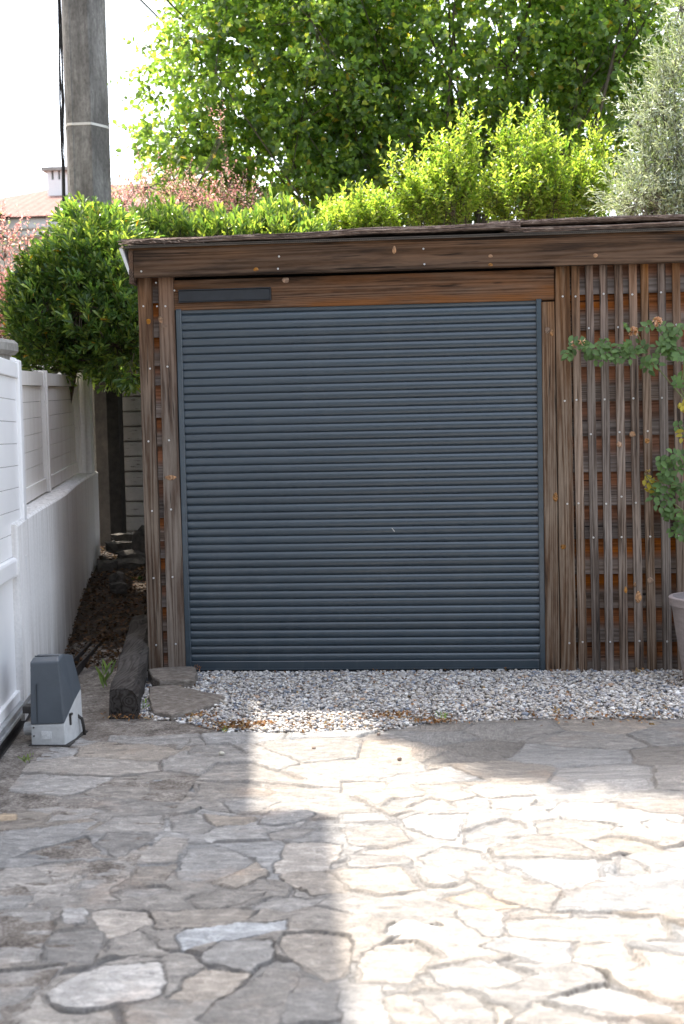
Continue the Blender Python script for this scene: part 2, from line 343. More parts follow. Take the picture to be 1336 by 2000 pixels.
# far edge against the gravel and left edge against the rough strip
FE = [(-1.6, -1.60), (-.95, -1.60), (-.56, -1.53), (-.16, -1.545), (.185, -1.50), (.40, -1.34), (.83, -1.215), (1.68, -1.175), (2.6, -1.16)]
fe = np.interp(GX, [p[0] for p in FE], [p[1] for p in FE])+.03*(fbm(GX*9, GY*3, 12)-.47)
LE = [(-6, -1.13), (-2.695, -1.275), (-2.207, -1.331), (-1.73, -1.335), (-1, -1.34)]
le = np.interp(GY, [p[0] for p in LE], [p[1] for p in LE])+.02*(fbm(GX*3, GY*9, 13)-.47)
K = (GY < fe) & (GX > le)
M, nt, P = mat('flagstone'); n = N(nt); M_flag = M
c = n.attr('col').outputs['Color']; g = n.geo()
st = n.scale(g, (1., 1.7, 1.), n.scale(c, (40, 17, 9)))
f1 = n.noise(st, 17, 9, .74, .5); f2 = n.noise(g, 120, 4, .7); f3 = n.noise(st, 4.5, 5, .6, 1.2)
v = n.math('ADD', n.math('MULTIPLY', f1, .55), n.math('ADD', n.math('MULTIPLY', f2, .25), n.math('MULTIPLY', f3, .2)))
veins = n.ramp(n.math('ABSOLUTE', n.math('SUBTRACT', f1, .5)), (.0, .72), (.018, 1.))
k = n.ramp(v, (.38, .45), (.46, .80), (.53, 1.08), (.62, 1.55))
cc = n.mix(1., c, k, 'MULTIPLY'); cc = n.mix(1., cc, veins, 'MULTIPLY')
rust = n.math('MULTIPLY', n.rng(n.noise(g, 2.3, 5, .6), .56, .70), .35)
cc = n.mix(rust, cc, n.mix(1., cc, (1.25, .93, .70), 'MULTIPLY'))
n.put(P.inputs['Base Color'], cc); P.inputs['Roughness'].default_value = .72; P.inputs['Specular IOR Level'].default_value = .4
n.put(P.inputs['Normal'], n.bump(v, .9, .012))
idx = np.arange(GX.size).reshape(GX.shape)
Fc = np.stack([idx[:-1, :-1], idx[:-1, 1:], idx[1:, 1:], idx[1:, :-1]], -1).reshape(-1, 4); Kr = K.ravel(); Fc = Fc[Kr[Fc].all(1)]
used = np.zeros(GX.size, bool); used[Fc.ravel()] = True; mp = np.cumsum(used)-1
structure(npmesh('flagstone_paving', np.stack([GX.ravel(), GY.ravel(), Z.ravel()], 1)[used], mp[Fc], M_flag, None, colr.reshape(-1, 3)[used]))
# paving beyond the picture (towards and beside the viewer), same slabs as plain pattern
M_pave2 = plain('far_paving', (.26, .25, .24), .8, var=.35, sc=6)
b = MB(); b.add([(-1.1, -16, -.014), (12, -16, -.014), (12, -5.302, -.014), (-1.1, -5.302, -.014)], [(0, 1, 2, 3)])
b.add([(2.29, -5.302, -.014), (12, -5.302, -.014), (12, -1.17, -.014), (2.29, -1.17, -.014)], [(0, 1, 2, 3)]); structure(b.build('courtyard_paving', M_pave2, fixn=False))

# rough concrete strip between paving, sleeper and gate, rising slowly into the alley
def soilz(X, Y): return np.clip((Y+.2)*.108, 0, .62)
M, nt, P = mat('rough_concrete'); n = N(nt); M_rough = M; g = n.geo()
f1 = n.noise(n.scale(g, (1, .8, 1)), 9, 8, .7); f2 = n.noise(g, 75, 4, .75); f3 = n.noise(g, 2.1, 4, .6)
v = n.math('ADD', n.math('MULTIPLY', f1, .5), n.math('MULTIPLY', f2, .5))
cc = n.ramp(v, (.38, (.05, .038, .03)), (.46, (.14, .118, .098)), (.54, (.25, .22, .19)), (.62, (.42, .38, .33)))
cc = n.mix(n.rng(f3, .5, .66, 0, .45), cc, (.10, .075, .055))
n.put(P.inputs['Base Color'], cc); P.inputs['Roughness'].default_value = .95; n.put(P.inputs['Normal'], n.bump(v, 1., .02))
structure(grid('concrete_strip', -1.95, -.50, -6.5, .9, .02, lambda X, Y: -.004+.014*(fbm(X*6, Y*6, 41)-.47)+soilz(X, Y)-.05*np.clip(Y-.3, 0, 1)-.03*np.clip((X+.8)/.2, 0, 1)*(Y > -1.1), M_rough,
     keep=lambda X, Y: (X < -.52) & ((Y < -1.15) | (X < -1.22)) & (X > -1.95)))
M_litter_soil = plain('alley_soil', (.05, .034, .022), .95, var=.6, sc=40, bump=.9)
structure(grid('soil', -7, -1.0, .05, 9, .05, lambda X, Y: -.02+soilz(X, Y)+.05*(fbm(X*5, Y*5, 51)-.47), M_litter_soil))
b = MB(); b.box(-1.0, 2.9, 0.3, 3.3, -.04, -.01); structure(b.build('shed_floor', M_rough))
# gravel bed: base sheet plus pebbles
gravp = np.array([(-1.07, -1.20), (-.80, -1.30), (-.56, -1.53), (-.16, -1.56), (.185, -1.52), (.40, -1.36), (.83, -1.235), (2.6, -1.19), (2.6, .03), (-1.30, .05), (-1.18, -.7)])
M_gb = plain('gravel_base', (.17, .155, .14), .95, var=.5, sc=90, bump=1.)
b = MB(); b.add([(*p, -.016) for p in gravp], [tuple(range(len(gravp)))]); structure(b.build('gravel_bed', M_gb, fixn=False))
M, nt, P = mat('pebble'); n = N(nt); M_peb = M
c = n.attr('col').outputs['Color']; f = n.noise(n.geo(), 160, 4, .7)
n.put(P.inputs['Base Color'], n.mix(1., c, n.ramp(f, (.3, .72), (.65, 1.15)), 'MULTIPLY')); P.inputs['Roughness'].default_value = .6
P.inputs['Specular IOR Level'].default_value = .35
def ico():
    t = (1+5**.5)/2
    v = np.array([(-1, t, 0), (1, t, 0), (-1, -t, 0), (1, -t, 0), (0, -1, t), (0, 1, t), (0, -1, -t), (0, 1, -t), (t, 0, -1), (t, 0, 1), (-t, 0, -1), (-t, 0, 1)], float)
    f = np.array([(0, 11, 5), (0, 5, 1), (0, 1, 7), (0, 7, 10), (0, 10, 11), (1, 5, 9), (5, 11, 4), (11, 10, 2), (10, 7, 6), (7, 1, 8), (3, 9, 4), (3, 4, 2), (3, 2, 6), (3, 6, 8), (3, 8, 9), (4, 9, 5), (2, 4, 11), (6, 2, 10), (8, 6, 7), (9, 8, 1)])
    return unit(v), f
IV, IF = ico()
def rot_rand(n):
    q = unit(rng.normal(size=(n, 4))); w, x, y, z = q.T
    return np.stack([np.stack([1-2*(y*y+z*z), 2*(x*y-z*w), 2*(x*z+y*w)], -1), np.stack([2*(x*y+z*w), 1-2*(x*x+z*z), 2*(y*z-x*w)], -1), np.stack([2*(x*z-y*w), 2*(y*z+x*w), 1-2*(x*x+y*y)], -1)], 1)
def stones(name, C, size, col, mt, flat=.6, jit=.16, smooth=True):
    n_ = len(C); s = size[:, None]*rng.uniform(.75, 1.35, (n_, 3)); s[:, 2] *= flat
    V = IV[None]*(1+rng.uniform(-jit, jit, (n_, 12, 1)))*s[:, None]
    yaw = rng.uniform(0, 2*np.pi, n_); tl = rng.normal(0, .3, n_)
    V = np.stack([V[..., 0], V[..., 1]*np.cos(tl)[:, None]-V[..., 2]*np.sin(tl)[:, None], V[..., 1]*np.sin(tl)[:, None]+V[..., 2]*np.cos(tl)[:, None]], -1)
    V = np.stack([V[..., 0]*np.cos(yaw)[:, None]-V[..., 1]*np.sin(yaw)[:, None], V[..., 0]*np.sin(yaw)[:, None]+V[..., 1]*np.cos(yaw)[:, None], V[..., 2]], -1)+C[:, None]
    Fc = (IF[None]+np.arange(n_)[:, None, None]*12).reshape(-1, 3)
    return npmesh(name, V.reshape(-1, 3), Fc, mt, None, np.repeat(col, 12, 0), smooth, 3)
def inpoly(P, n_):
    lo, hi = P.min(0), P.max(0); o = []
    while sum(map(len, o)) < n_:
        q = rng.uniform(lo, hi, (n_, 2)); o.append(q[sdf(P, q[:, 0], q[:, 1]) > 0])
    return np.concatenate(o)[:n_]
NP = 34000; q = inpoly(gravp, NP); sz = rng.lognormal(math.log(.0073), .36, NP).clip(.004, .017)
pal = np.array([(.50, .465, .43), (.62, .58, .53), (.37, .35, .345), (.22, .24, .28), (.46, .40, .33), (.72, .70, .66), (.28, .24, .21), (.48, .33, .23)])
pc = pal[rng.choice(8, NP, p=[.26, .2, .18, .08, .11, .1, .05, .02])]*rng.uniform(.8, 1.15, (NP, 1))
edgeD = sdf(gravp, q[:, 0], q[:, 1]); zz = -.008+rng.uniform(0, .018, NP)+.012*np.clip(edgeD/.3, 0, 1)+.012*(fbm(q[:, 0]*4, q[:, 1]*4, 61)-.47)
structure(stones('gravel', np.c_[q, zz], sz, pc, M_peb), 'stuff')

# ---------------------------------------------------------------- shed
M_batt = wood('batten_wood', 'Z', (1.75, 2.5), tone=.88, grey=(.215, .165, .13), mid=(.13, .088, .062))
M_post = wood('post_wood', 'Z', (1.5, 2.5), tone=.84, stain=.7, mid=(.14, .085, .055))
M_beam = wood('beam_wood', 'X', (2.2, 2.75), tone=.68, freshamt=1.0, grey=(.17, .125, .095), stain=.95)
M_head = wood('header_wood', 'X', fresh='all', tone=.78, stain=.25, orange=(.30, .115, .032))
M_clad = wood('cladding_wood', 'X', fresh='attr', tone=1.12, stain=.06, orange=(.40, .14, .05), grey=(.19, .15, .125), dark=(.07, .05, .037), mid=(.14, .10, .078))
M_dark = plain('dark_void', (.012, .010, .009), .95, var=.2)
M_screw = plain('screw_metal', (.75, .74, .72), .35, .6, var=.1, bump=0)
M_hole = plain('screw_socket', (.08, .07, .07), .6, var=.1, bump=0)
M_knot = wood('knot_wood', 'Y', fresh='all', tone=1.25, stain=0., orange=(.42, .20, .07))
M_anth = None
M, nt, P = mat('anthracite_shutter'); n = N(nt); M_anth = M
f = n.noise(n.scale(n.geo(), (.5, 4, 30)), 3, 4, .6); f2 = n.noise(n.geo(), 2.2, 4, .6)
fa = n.math('ADD', n.math('MULTIPLY', f, .5), n.math('MULTIPLY', f2, .5))
sl_ = n.math('FLOOR', n.math('DIVIDE', n.math('SUBTRACT', n.sep(n.geo())[2], .070), .0468)); wn_ = n.new('ShaderNodeTexWhiteNoise', noise_dimensions='1D'); n.put(wn_.inputs['W'], sl_)
dust = n.math('MULTIPLY', n.rng(n.noise(n.scale(n.geo(), (1, 1, .35)), 3.1, 6, .7), .50, .68), n.rng(n.noise(n.geo(), 140, 3, .7), .4, .62, .25, 1.))
low_ = n.rng(n.sep(n.geo())[2], .0, .55, .55, 0); drip = n.rng(n.noise(n.scale(n.geo(), (1, 1, .06)), 26, 3, .6), .58, .72)
dust = n.math('ADD', n.math('MULTIPLY', dust, .08), n.math('MULTIPLY', n.math('MULTIPLY', low_, drip), .18), clamp=True)
cb = n.ramp(fa, (.3, (.028, .045, .060)), (.7, (.036, .054, .070)))
cb = n.mix(1., cb, n.ramp(wn_.outputs['Value'], (0., .86), (1., 1.12)), 'MULTIPLY')
n.put(P.inputs['Base Color'], n.mix(dust, cb, (.24, .23, .21)))
n.put(P.inputs['Roughness'], n.rng(fa, .3, .7, .27, .31)); P.inputs['Specular IOR Level'].default_value = .9
shed = thing('shed', 'weathered wooden shed with dark grey roller shutter, batten screen and brushwood roof', 'shed', (.0, 1.5, 0))
def P0(x, y, Y=0.): p = aY(x, y, Y); return p[0], p[2]
screw_proto = None
def screw(parent, x, z, y=0.):
    global screw_proto
    if screw_proto is None:
        s = MB(); nn = 10; r = .0056
        ring = lambda r, yy: [(r*math.cos(2*math.pi*k/nn), yy, r*math.sin(2*math.pi*k/nn)) for k in range(nn)]
        Pv = ring(r, .003)+ring(r, -.0012)+ring(r*.8, -.0024)+ring(r*.34, -.0024)+ring(r*.2, .0006)
        fs = [(L*nn+i, L*nn+(i+1) % nn, L*nn+nn+(i+1) % nn, L*nn+nn+i) for L in range(4) for i in range(nn)]+[tuple(range(4*nn, 5*nn))]
        s.add(Pv, fs); o = s.build('screw', M_screw, None, smooth=False); o.data.materials.append(M_hole)
        for p in o.data.polygons:
            if p.center.length < r*.3 and p.center.y > -.0022: p.material_index = 1
        screw_proto = o
    else:
        o = screw_proto.copy(); COL.objects.link(o)
    o.parent = parent; o.location = (x, y-.001, z); o.rotation_euler = (0, random.uniform(0, 3), 0)
def knot(parent, px, py, y=0., rx=.016, rz=.022):
    x, z = P0(px, py, y); s = MB(); nn = 14; Pv = []
    for r, yy in ((1.15, .001), (1.05, -.0022), (.5, -.0034)):
        Pv += [(x+rx*r*math.cos(t)*(1+.12*math.sin(3*t+px)), y+yy, z+rz*r*math.sin(t)*(1+.1*math.cos(2*t+py))) for t in [2*math.pi*k/nn for k in range(nn)]]
    s.add(Pv, [(L*nn+i, L*nn+(i+1) % nn, L*nn+nn+(i+1) % nn, L*nn+nn+i) for L in range(2) for i in range(nn)]+[tuple(range(2*nn, 3*nn))])
    s.build('knot', M_knot, parent, smooth=True)
def board(name, x0t, x1t, x0b, x1b, z0, z1, yf, th, mt, seg=10, wob=.0025):
    """upright board, sides slightly wavy like sawn timber"""
    s = MB(); Pv = []; r = tuple(random.uniform(0, 9) for _ in range(3)); bv = .003
    for i in range(seg+1):
        t = i/seg; z = z0+(z1-z0)*t; xa = x0b+(x0t-x0b)*t+random.uniform(-wob, wob)*.5; xb = x1b+(x1t-x1b)*t+random.uniform(-wob, wob)*.5
        Pv += [(xa, yf+th, z), (xa, yf+bv, z), (xa+bv, yf, z), (xb-bv, yf, z), (xb, yf+bv, z), (xb, yf+th, z)]
    fs = [(i*6+k, i*6+(k+1) % 6, i*6+6+(k+1) % 6, i*6+6+k) for i in range(seg) for k in range(6)]+[tuple(reversed(range(6))), tuple(range(seg*6, seg*6+6))]
    s.add(Pv, fs, r); return s.build(name, mt, shed)
# left corner posts
pA = board('post', -1.278, -1.199, -1.283, -1.196, -.02, 2.36, 0, .045, M_post)
pB = board('post', -1.156, -1.066, -1.166, -1.058, -.02, 2.36, .002, .045, M_post)
# posts right of the shutter
pC = board('post', 1.068, 1.141, 1.070, 1.153, -.02, 2.142, .004, .05, M_post)
pD = board('post', 1.145, 1.229, 1.158, 1.247, -.02, 2.36, 0, .045, M_post)
for px, py, pr_ in ((300, 627, pA), (293, 720, pA), (290, 862, pA), (297, 998, pA), (300, 1129, pA), (305, 1260, pA), (327, 716, pB), (330, 860, pB), (334, 995, pB), (337, 1127, pB), (343, 1258, pB), (323, 598, pB), (280, 598, pA),
                  (1099, 579, pD), (1103, 783, pD), (1108, 984, pD), (1112, 1256, pD)):
    if (px, py) == (300, 627): continue
    x, z = P0(px, py); screw(pr_, x, z)
knot(pA, 290, 628, 0, .012, .016); knot(pB, 314, 624, 0, .014, .018); knot(pB, 321, 637, 0, .011, .008); knot(pB, 333, 933, .001, .03, .012)
knot(pC, 1069, 645, .003, .013, .016); knot(pC, 1085, 971, .003, .013, .022); knot(pD, 1100, 1068, 0, .014, .014); knot(pC, 1078, 650, .003, .01, .015)
# battens of the screen
bx = [(1115, 1131), (1143, 1158), (1171, 1186), (1200, 1216), (1228, 1243), (1251, 1266), (1285, 1300), (1313, 1328)]
bb = [(1131, 1148), (1158, 1174), (1184, 1200), (1212, 1228), (1241, 1258), (1266, 1284), (1296, 1314), (1325, 1342)]
batt = []
for (a, c), (d, e) in zip(bx, bb):
    xa, xb, xc, xd = P0(a, 522)[0], P0(c, 522)[0], P0(d, 1318)[0], P0(e, 1318)[0]
    batt.append(board('batten', xa, xb, xc, xd, -.02, 2.36, random.uniform(0, .004), .028, M_batt, 12, .0018))
xx = 1.90
while xx < 2.85:
    batt.append(board('batten', xx, xx+.045, xx, xx+.045, -.02, 2.36, 0, .028, M_batt, 6, .004)); xx += .085
SC = [(0, 1124, 579), (1, 1150, 641), (2, 1179, 574), (3, 1207, 639), (4, 1235, 575), (5, 1263, 637), (6, 1291, 571), (7, 1321, 634), (0, 1126, 781), (2, 1181, 780), (4, 1237, 778), (6, 1293, 777), (1, 1154, 848), (3, 1210, 844), (5, 1265, 842), (7, 1322, 841),
      (0, 1130, 983), (2, 1184, 984), (3, 1214, 970), (4, 1242, 982), (1, 1159, 1050), (3, 1214, 1049), (5, 1270, 1048), (7, 1326, 1048), (0, 1138, 1254), (2, 1192, 1254), (4, 1249, 1252), (6, 1303, 1253)]
for i, px, py in SC:
    x, z = P0(px, py); screw(batt[i], x, z)
for i, px, py, rx, rz in ((3, 1210, 868, .014, .016), (4, 1235, 848, .016, .016), (5, 1264, 861, .012, .014), (5, 1270, 1134, .015, .015), (4, 1247, 1166, .016, .028), (4, 1240, 1142, .008, .012), (3, 1222, 1152, .008, .016)):
    knot(batt[i], px, py, 0, rx, rz)
# lapped cladding behind the battens and between the left posts
def cladding(x0, x1, zs, name='cladding'):
    s = MB()
    for zb, zt in zs:
        r = tuple(random.uniform(0, 9) for _ in range(3)); dz = random.uniform(-.004, .004)
        s.add([(x0, .036, zb+dz), (x1, .036, zb+dz), (x1, .060, zt), (x0, .060, zt), (x0, .058, zb+dz), (x1, .058, zb+dz), (x1, .082, zt), (x0, .082, zt)],
              [(0, 1, 2, 3), (4, 7, 6, 5), (0, 4, 5, 1), (3, 2, 6, 7), (0, 3, 7, 4), (1, 5, 6, 2)], r, [0., 0., 1.15, 1.15]*2)
    return s.build(name, M_clad, shed)
zz_ = [2.18, 1.975, 1.771, 1.566, 1.368, 1.161, .966, .770, .571, .371, .170, -.02]
cladding(1.20, 2.9, [(zb, zt+.008) for zb, zt in zip(zz_, [2.37]+zz_[:-1])])
lz = [2.20, 2.00, 1.83, 1.72, 1.53, 1.36, 1.16, .93, .79, .69, .53, .40, .25, .12, -.02]
cladding(-1.27, -1.08, [(zb, zt+.008) for zb, zt in zip(lz, [2.37]+lz[:-1])])
# header, black gap, fascia
s = MB(); r = (3., 5., 1.)
s.box(-1.066, 1.143, .012, .05, 2.152, 2.328, r, bev=.003); hd = s.build('header_board', M_head, shed)
for px, py in ((304, 552), (340, 567), (306, 598)):
    x, z = P0(px, py); screw(hd, x, z, .010)
knot(hd, 558, 547, .011, .018, .016)
s = MB(); s.box(-1.25, 2.9, .09, .13, -.02, 2.46); s.box(-1.25, -1.21, .13, 3.2, -.02, 2.46); s.box(2.86, 2.9, .13, 3.2, -.02, 2.46); s.box(-1.25, 2.9, 3.2, 3.24, -.02, 2.46)
s.build('inner_wall', M_dark, shed)
# side cladding
s = MB()
for i in range(12):
    z0 = -.02+i*.2; s.box(-1.285, -1.255, .05, 3.24, z0, z0+.196)
s.build('side_wall', M_clad, shed)
s = MB(); seg = 12; Pv = []; r = (1.3, 7., 2.2)
zT = lambda x: 2.500 - .006*(x+1.29)/3.2; zB = lambda x: 2.343-.006*(x+1.29)/3.2
for i in range(seg+1):
    x = -1.282+i*(2.95+1.282)/seg; w1 = random.uniform(-.0015, .0015)
    Pv += [(x, -.012, zB(x)), (x, -.060, zB(x)), (x, -.063, zB(x)+.003), (x, -.063, zT(x)-.003+w1), (x, -.060, zT(x)), (x, -.012, zT(x))]
s.add(Pv, [(i*6+k, i*6+(k+1) % 6, i*6+6+(k+1) % 6, i*6+6+k) for i in range(seg) for k in range(6)]+[tuple(reversed(range(6))), tuple(range(seg*6, seg*6+6))], r)
fasc = s.build('fascia_board', M_beam, shed)
for px, py in ((276, 530), (545, 501), (543, 525), (827, 486), (829, 516)):
    x, z = P0(px, py, -.063); screw(fasc, x, z, -.063)
knot(fasc, 500, 526, -.062, .014, .010); knot(fasc, 770, 488, -.062, .010, .02); knot(fasc, 958, 500, -.062, .012, .008); knot(fasc, 958, 517, -.062, .012, .008); knot(fasc, 1163, 499, -.062, .012, .010)
s = MB(); s.box(-1.312, -1.286, -.058, 3.2, 2.31, 2.497, (2, 2, 2)); s.build('side_fascia', wood('side_fascia_wood', 'Y', tone=.7), shed)
# twin-wall roof sheet: hollow cells show at the front edge
M_poly = plain('roof_sheet', (.20, .17, .14), .5, var=.3); M_polyd = plain('roof_sheet_cells', (.10, .08, .06), .7, var=.3)
s = MB(); s.box(-1.335, 2.95, -.085, 3.3, 2.5130, 2.5145); s.box(-1.335, 2.95, -.085, 3.3, 2.5235, 2.525)
x = -1.335
while x < 2.94:
    s.box(x, x+.0022, -.085, 0, 2.5145, 2.5235); x += .0105
sheet = s.build('roof_sheet', M_poly, shed); s = MB(); s.box(-1.33, 2.94, -.04, 0, 2.5147, 2.5233); s.build('sheet_cells', M_polyd, sheet)
s = MB(); s.box(-1.31, 2.92, -.055, -.02, 2.492, 2.512); s.box(-1.29, -1.25, 0, 3.2, 2.40, 2.512); s.build('rafter', M_beam, shed)
M_white = plain('white_flashing', (.78, .77, .74), .5, var=.06)
s = MB(); s.add([(-1.365, -.07, 2.512), (-1.345, -.07, 2.512), (-1.300, -.055, 2.36), (-1.314, -.055, 2.36), (-1.365, 3.2, 2.512), (-1.345, 3.2, 2.512), (-1.300, 3.2, 2.36), (-1.314, 3.2, 2.36)],
              [(0, 1, 2, 3), (4, 7, 6, 5), (0, 4, 5, 1), (3, 2, 6, 7), (0, 3, 7, 4), (1, 5, 6, 2)]); s.build('flashing', M_white, shed)
# brushwood mats on the roof
M, nt, P = mat('brushwood'); n = N(nt); M_brush = M
f = n.noise(n.scale(n.geo(), (.25, 1, 1)), 60, 5, .7); ao = n.attr('rnd').outputs['Vector']
cc = n.ramp(f, (.3, (.06, .038, .028)), (.5, (.17, .12, .095)), (.68, (.36, .29, .24)))
hsv = n.new('ShaderNodeHueSaturation'); n.put(hsv.inputs['Color'], cc); n.put(hsv.inputs['Value'], n.math('ADD', n.math('MULTIPLY', n.sep(ao)[0], .13), .45)); n.put(P.inputs['Base Color'], hsv.outputs[0]); P.inputs['Roughness'].default_value = .9
def mat_brush(x0, x1, zc, n_, th, name):
    s = MB()
    for _ in range(n_):
        L = random.uniform(.25, 1.3); xa = random.uniform(x0-.02, x1-.1); xb = min(xa+L, x1); f = random.random()
        y0 = -.095+.35*random.random()**2; k = max(3, int((xb-xa)/.08)); y1 = y0+random.uniform(-.025, .025)
        h = lambda x: zc(x)+(f-.5)*th*1.0
        pts = [(xa+(xb-xa)*i/k, y0+(y1-y0)*i/k+random.uniform(-.003, .003), h(xa+(xb-xa)*i/k)+random.uniform(-.0025, .0025)) for i in range(k+1)]
        s.tube(pts, random.uniform(.0012, .0034), 4, True)
    for _ in range(n_//3):     # broken ends
        x = random.uniform(x0, x1); z = zc(x)+random.uniform(-.6, .3)*th; a = random.uniform(-.9, .9)
        s.tube([(x, -.09, z), (x+.03*math.cos(a), -.10-random.random()*.02, z+.03*math.sin(a)*.6)], .0011, 3)
    s.box(x0+.03, x1-.02, -.05, 3.2, zc(0)-.012, zc(0)+.004)
    return s.build(name, M_brush, shed, fixn=False)
zl = lambda x: 2.549+.0045*math.sin(x*3.2)+.003*math.sin(x*9+1)+.014*max(0, min(1, (x+1.0)/1.1)) - .010*max(0, (-1.0-x)/.3)
mat_brush(-1.385, .95, zl, 620, .026, 'brushwood_mat')
mat_brush(.745, 2.95, lambda x: 2.590-.006*(x-.75)+.003*math.sin(x*5), 420, .020, 'brushwood_mat')
mat_brush(.85, 2.95, lambda x: 2.545+.004*math.sin(x*4), 240, .020, 'brushwood_mat')

# roller shutter
s = MB(); pitch = .0468; zt = 2.146; zb = .070; k = int((zt-zb)/pitch)+1; X0, X1 = -1.030, 1.040
prof = [(.008, 0.), (-.0005, .0012), (-.0034, .005), (-.0052, .012), (-.0060, .020), (-.0060, .028), (-.0048, .035), (-.0020, .0405), (.0025, .0435), (.008, .0446), (.008, .0468)]
rows = []
for i in range(k):
    for dy, dz in prof[:-1]:
        z = zb+i*pitch+dz
        if z < 2.17: rows.append((.030+dy, z))
Pv = [];
for y, z in rows: Pv += [(X0, y, z), (X1, y, z)]
s.add(Pv, [(2*i, 2*i+1, 2*i+3, 2*i+2) for i in range(len(rows)-1)])
shut = s.build('roller_shutter', M_anth, shed, smooth=True, fixn=False)
s = MB(); s.box(-1.058, -1.026, .008, .06, -.01, 2.16, bev=.003); s.build('guide_rail', M_anth, shut)
s = MB(); s.box(1.038, 1.069, .008, .06, -.01, 2.16, bev=.003); s.build('guide_rail', M_anth, shut)
s = MB(); s.box(X0+.002, X1-.002, .020, .045, .018, .071, bev=.003); s.box(X0+.002, X1-.002, .016, .020, .019, .026); bar = s.build('bottom_bar', M_anth, shut)
M_rub = plain('rubber_seal', (.015, .015, .016), .8, var=.2); s = MB(); s.box(X0+.002, X1-.002, .024, .042, -.008, .018); s.build('rubber_seal', M_rub, bar)
x, z = P0(978, 1307, .018); s = MB(); s.box(x-.016, x+.016, .0165, .0205, z-.006, z+.006); s.build('label_plate', plain('plate', (.6, .62, .63), .4, var=.1), bar)
x, z = P0(768, 1035, .022); s = MB(); s.add([(x-.009, .0215, z+.010), (x-.006, .0212, z+.012), (x+.010, .0213, z-.008), (x+.007, .0215, z-.012)], [(0, 1, 2, 3)]); s.build('scratch', plain('scratch_mark', (.55, .55, .5), .6), shut)
# dark cover strip on the header
xa, za = P0(348, 567, -.01); xb, zb_ = P0(528, 586, -.01)
M_blk = plain('black_cover', (.017, .019, .023), .5, var=.25, sc=14)
s = MB(); s.box(xa, xb, -.012, .012, zb_+.004, za-.003, bev=.003); cv = s.build('cover_box', M_blk, shed)
s = MB(); s.box(xa-.002, xb+.002, -.020, .011, za-.0025, za+.002); s.box(xb-.0005, xb+.004, -.020, .011, zb_, za-.003); s.box(xa-.002, xb+.002, -.016, .011, zb_, zb_+.0035); s.build('cover_rim', M_blk, cv)

# ---------------------------------------------------------------- left boundary: wall, fence, gate
def L2(x0, y0, dx, dy):
    l = math.hypot(dx, dy); return np.array([x0, y0]), np.array([dx/l, dy/l])
M, nt, P = mat('white_render'); n = N(nt); M_wall = M; g = n.geo()
streak = n.noise(n.scale(g, (3, 3, .35)), 2.6, 5, .65); fine = n.noise(g, 60, 5, .7); low = n.rng(n.sep(g)[2], .02, .55, 1, 0)
dm = n.math('MULTIPLY', low, n.rng(streak, .35, .65, .2, 1.))
cc = n.mix(n.rng(streak, .45, .72, 0, .28), (.82, .80, .78), (.62, .58, .54))
cc = n.mix(n.math('MULTIPLY', dm, .75, clamp=True), cc, (.27, .23, .19))
ledge = n.math('MULTIPLY', n.rng(n.sep(g)[2], .55, 1.05, 0, 1), n.rng(n.noise(n.scale(g, (6, 6, .12)), 5, 4, .6), .50, .62)); cc = n.mix(n.math('MULTIPLY', ledge, .38), cc, (.33, .28, .22))
topd = n.math('MULTIPLY', n.rng(n.sep(n.new('ShaderNodeNewGeometry').outputs['Normal'])[2], .6, .8, 0, 1), n.rng(n.noise(g, 38, 4, .7), .5, .62)); cc = n.mix(n.math('MULTIPLY', topd, .5), cc, (.15, .13, .10)); cc = n.mix(1., cc, n.ramp(fine, (.3, .88), (.7, 1.05)), 'MULTIPLY')
n.put(P.inputs['Base Color'], cc); P.inputs['Roughness'].default_value = .9; n.put(P.inputs['Normal'], n.bump(n.math('ADD', fine, n.noise(g, 12, 3)), .35, .006))
FD = np.array([-.183, 1.]); wallx = lambda Y: -1.855-.183*Y
def wl(Y, off, z): return (wallx(Y)+off, Y, z)
wall = thing('low_wall', 'low white rendered wall with stained ledge carrying the white panel fence', 'wall', (-2.2, 1.5, 0))
s = MB(); Ys = np.linspace(-1.3, 3.42, 16); Pv = []
tz = lambda Y: 1.03+.019*Y
for Y in Ys:
    j = .012*math.sin(Y*2.2)
    Pv += [wl(Y, j, -.05), wl(Y, j, tz(Y)-.012), wl(Y, j-.012, tz(Y)), wl(Y, -.24, tz(Y)+.004), wl(Y, -.26, -.05)]
s.add(Pv, [(i*5+k, i*5+(k+1) % 5, i*5+5+(k+1) % 5, i*5+5+k) for i in range(15) for k in range(5)]+[(4, 3, 2, 1, 0), tuple(range(75, 80))]); s.build('wall_body', M_wall, wall)
s = MB(); s.add([wl(3.14, -.012, 1.08), wl(3.40, -.012, 1.08), wl(3.40, -.16, 1.08), wl(3.14, -.155, 1.08), wl(3.14, -.012, 1.915), wl(3.40, -.012, 1.915), wl(3.40, -.16, 1.915), wl(3.14, -.155, 1.915)],
      [(3, 2, 1, 0), (4, 5, 6, 7), (0, 1, 5, 4), (1, 2, 6, 5), (2, 3, 7, 6), (3, 0, 4, 7)]); s.build('end_pillar', M_wall, wall)
M, nt, P = mat('white_pvc'); n = N(nt); M_pvc = M; g = n.geo()
st = n.noise(n.scale(g, (2, 2, .25)), 5, 5, .65); sp = n.noise(g, 45, 5, .75)
cc = n.mix(n.rng(st, .48, .68, 0, .30), (.86, .82, .78), (.56, .50, .43)); cc = n.mix(n.rng(sp, .60, .68, 0, .35), cc, (.35, .33, .26))
n.put(P.inputs['Base Color'], cc); n.put(P.inputs['Roughness'], n.rng(st, .3, .7, .32, .6)); M_pvcj = plain('panel_joint', (.25, .22, .2), .8, var=.2, bump=0)
fence = thing('panel_fence', 'white plastic board fence panels standing on the low rendered wall', 'fence', (-2.3, 1.5, 1.05))
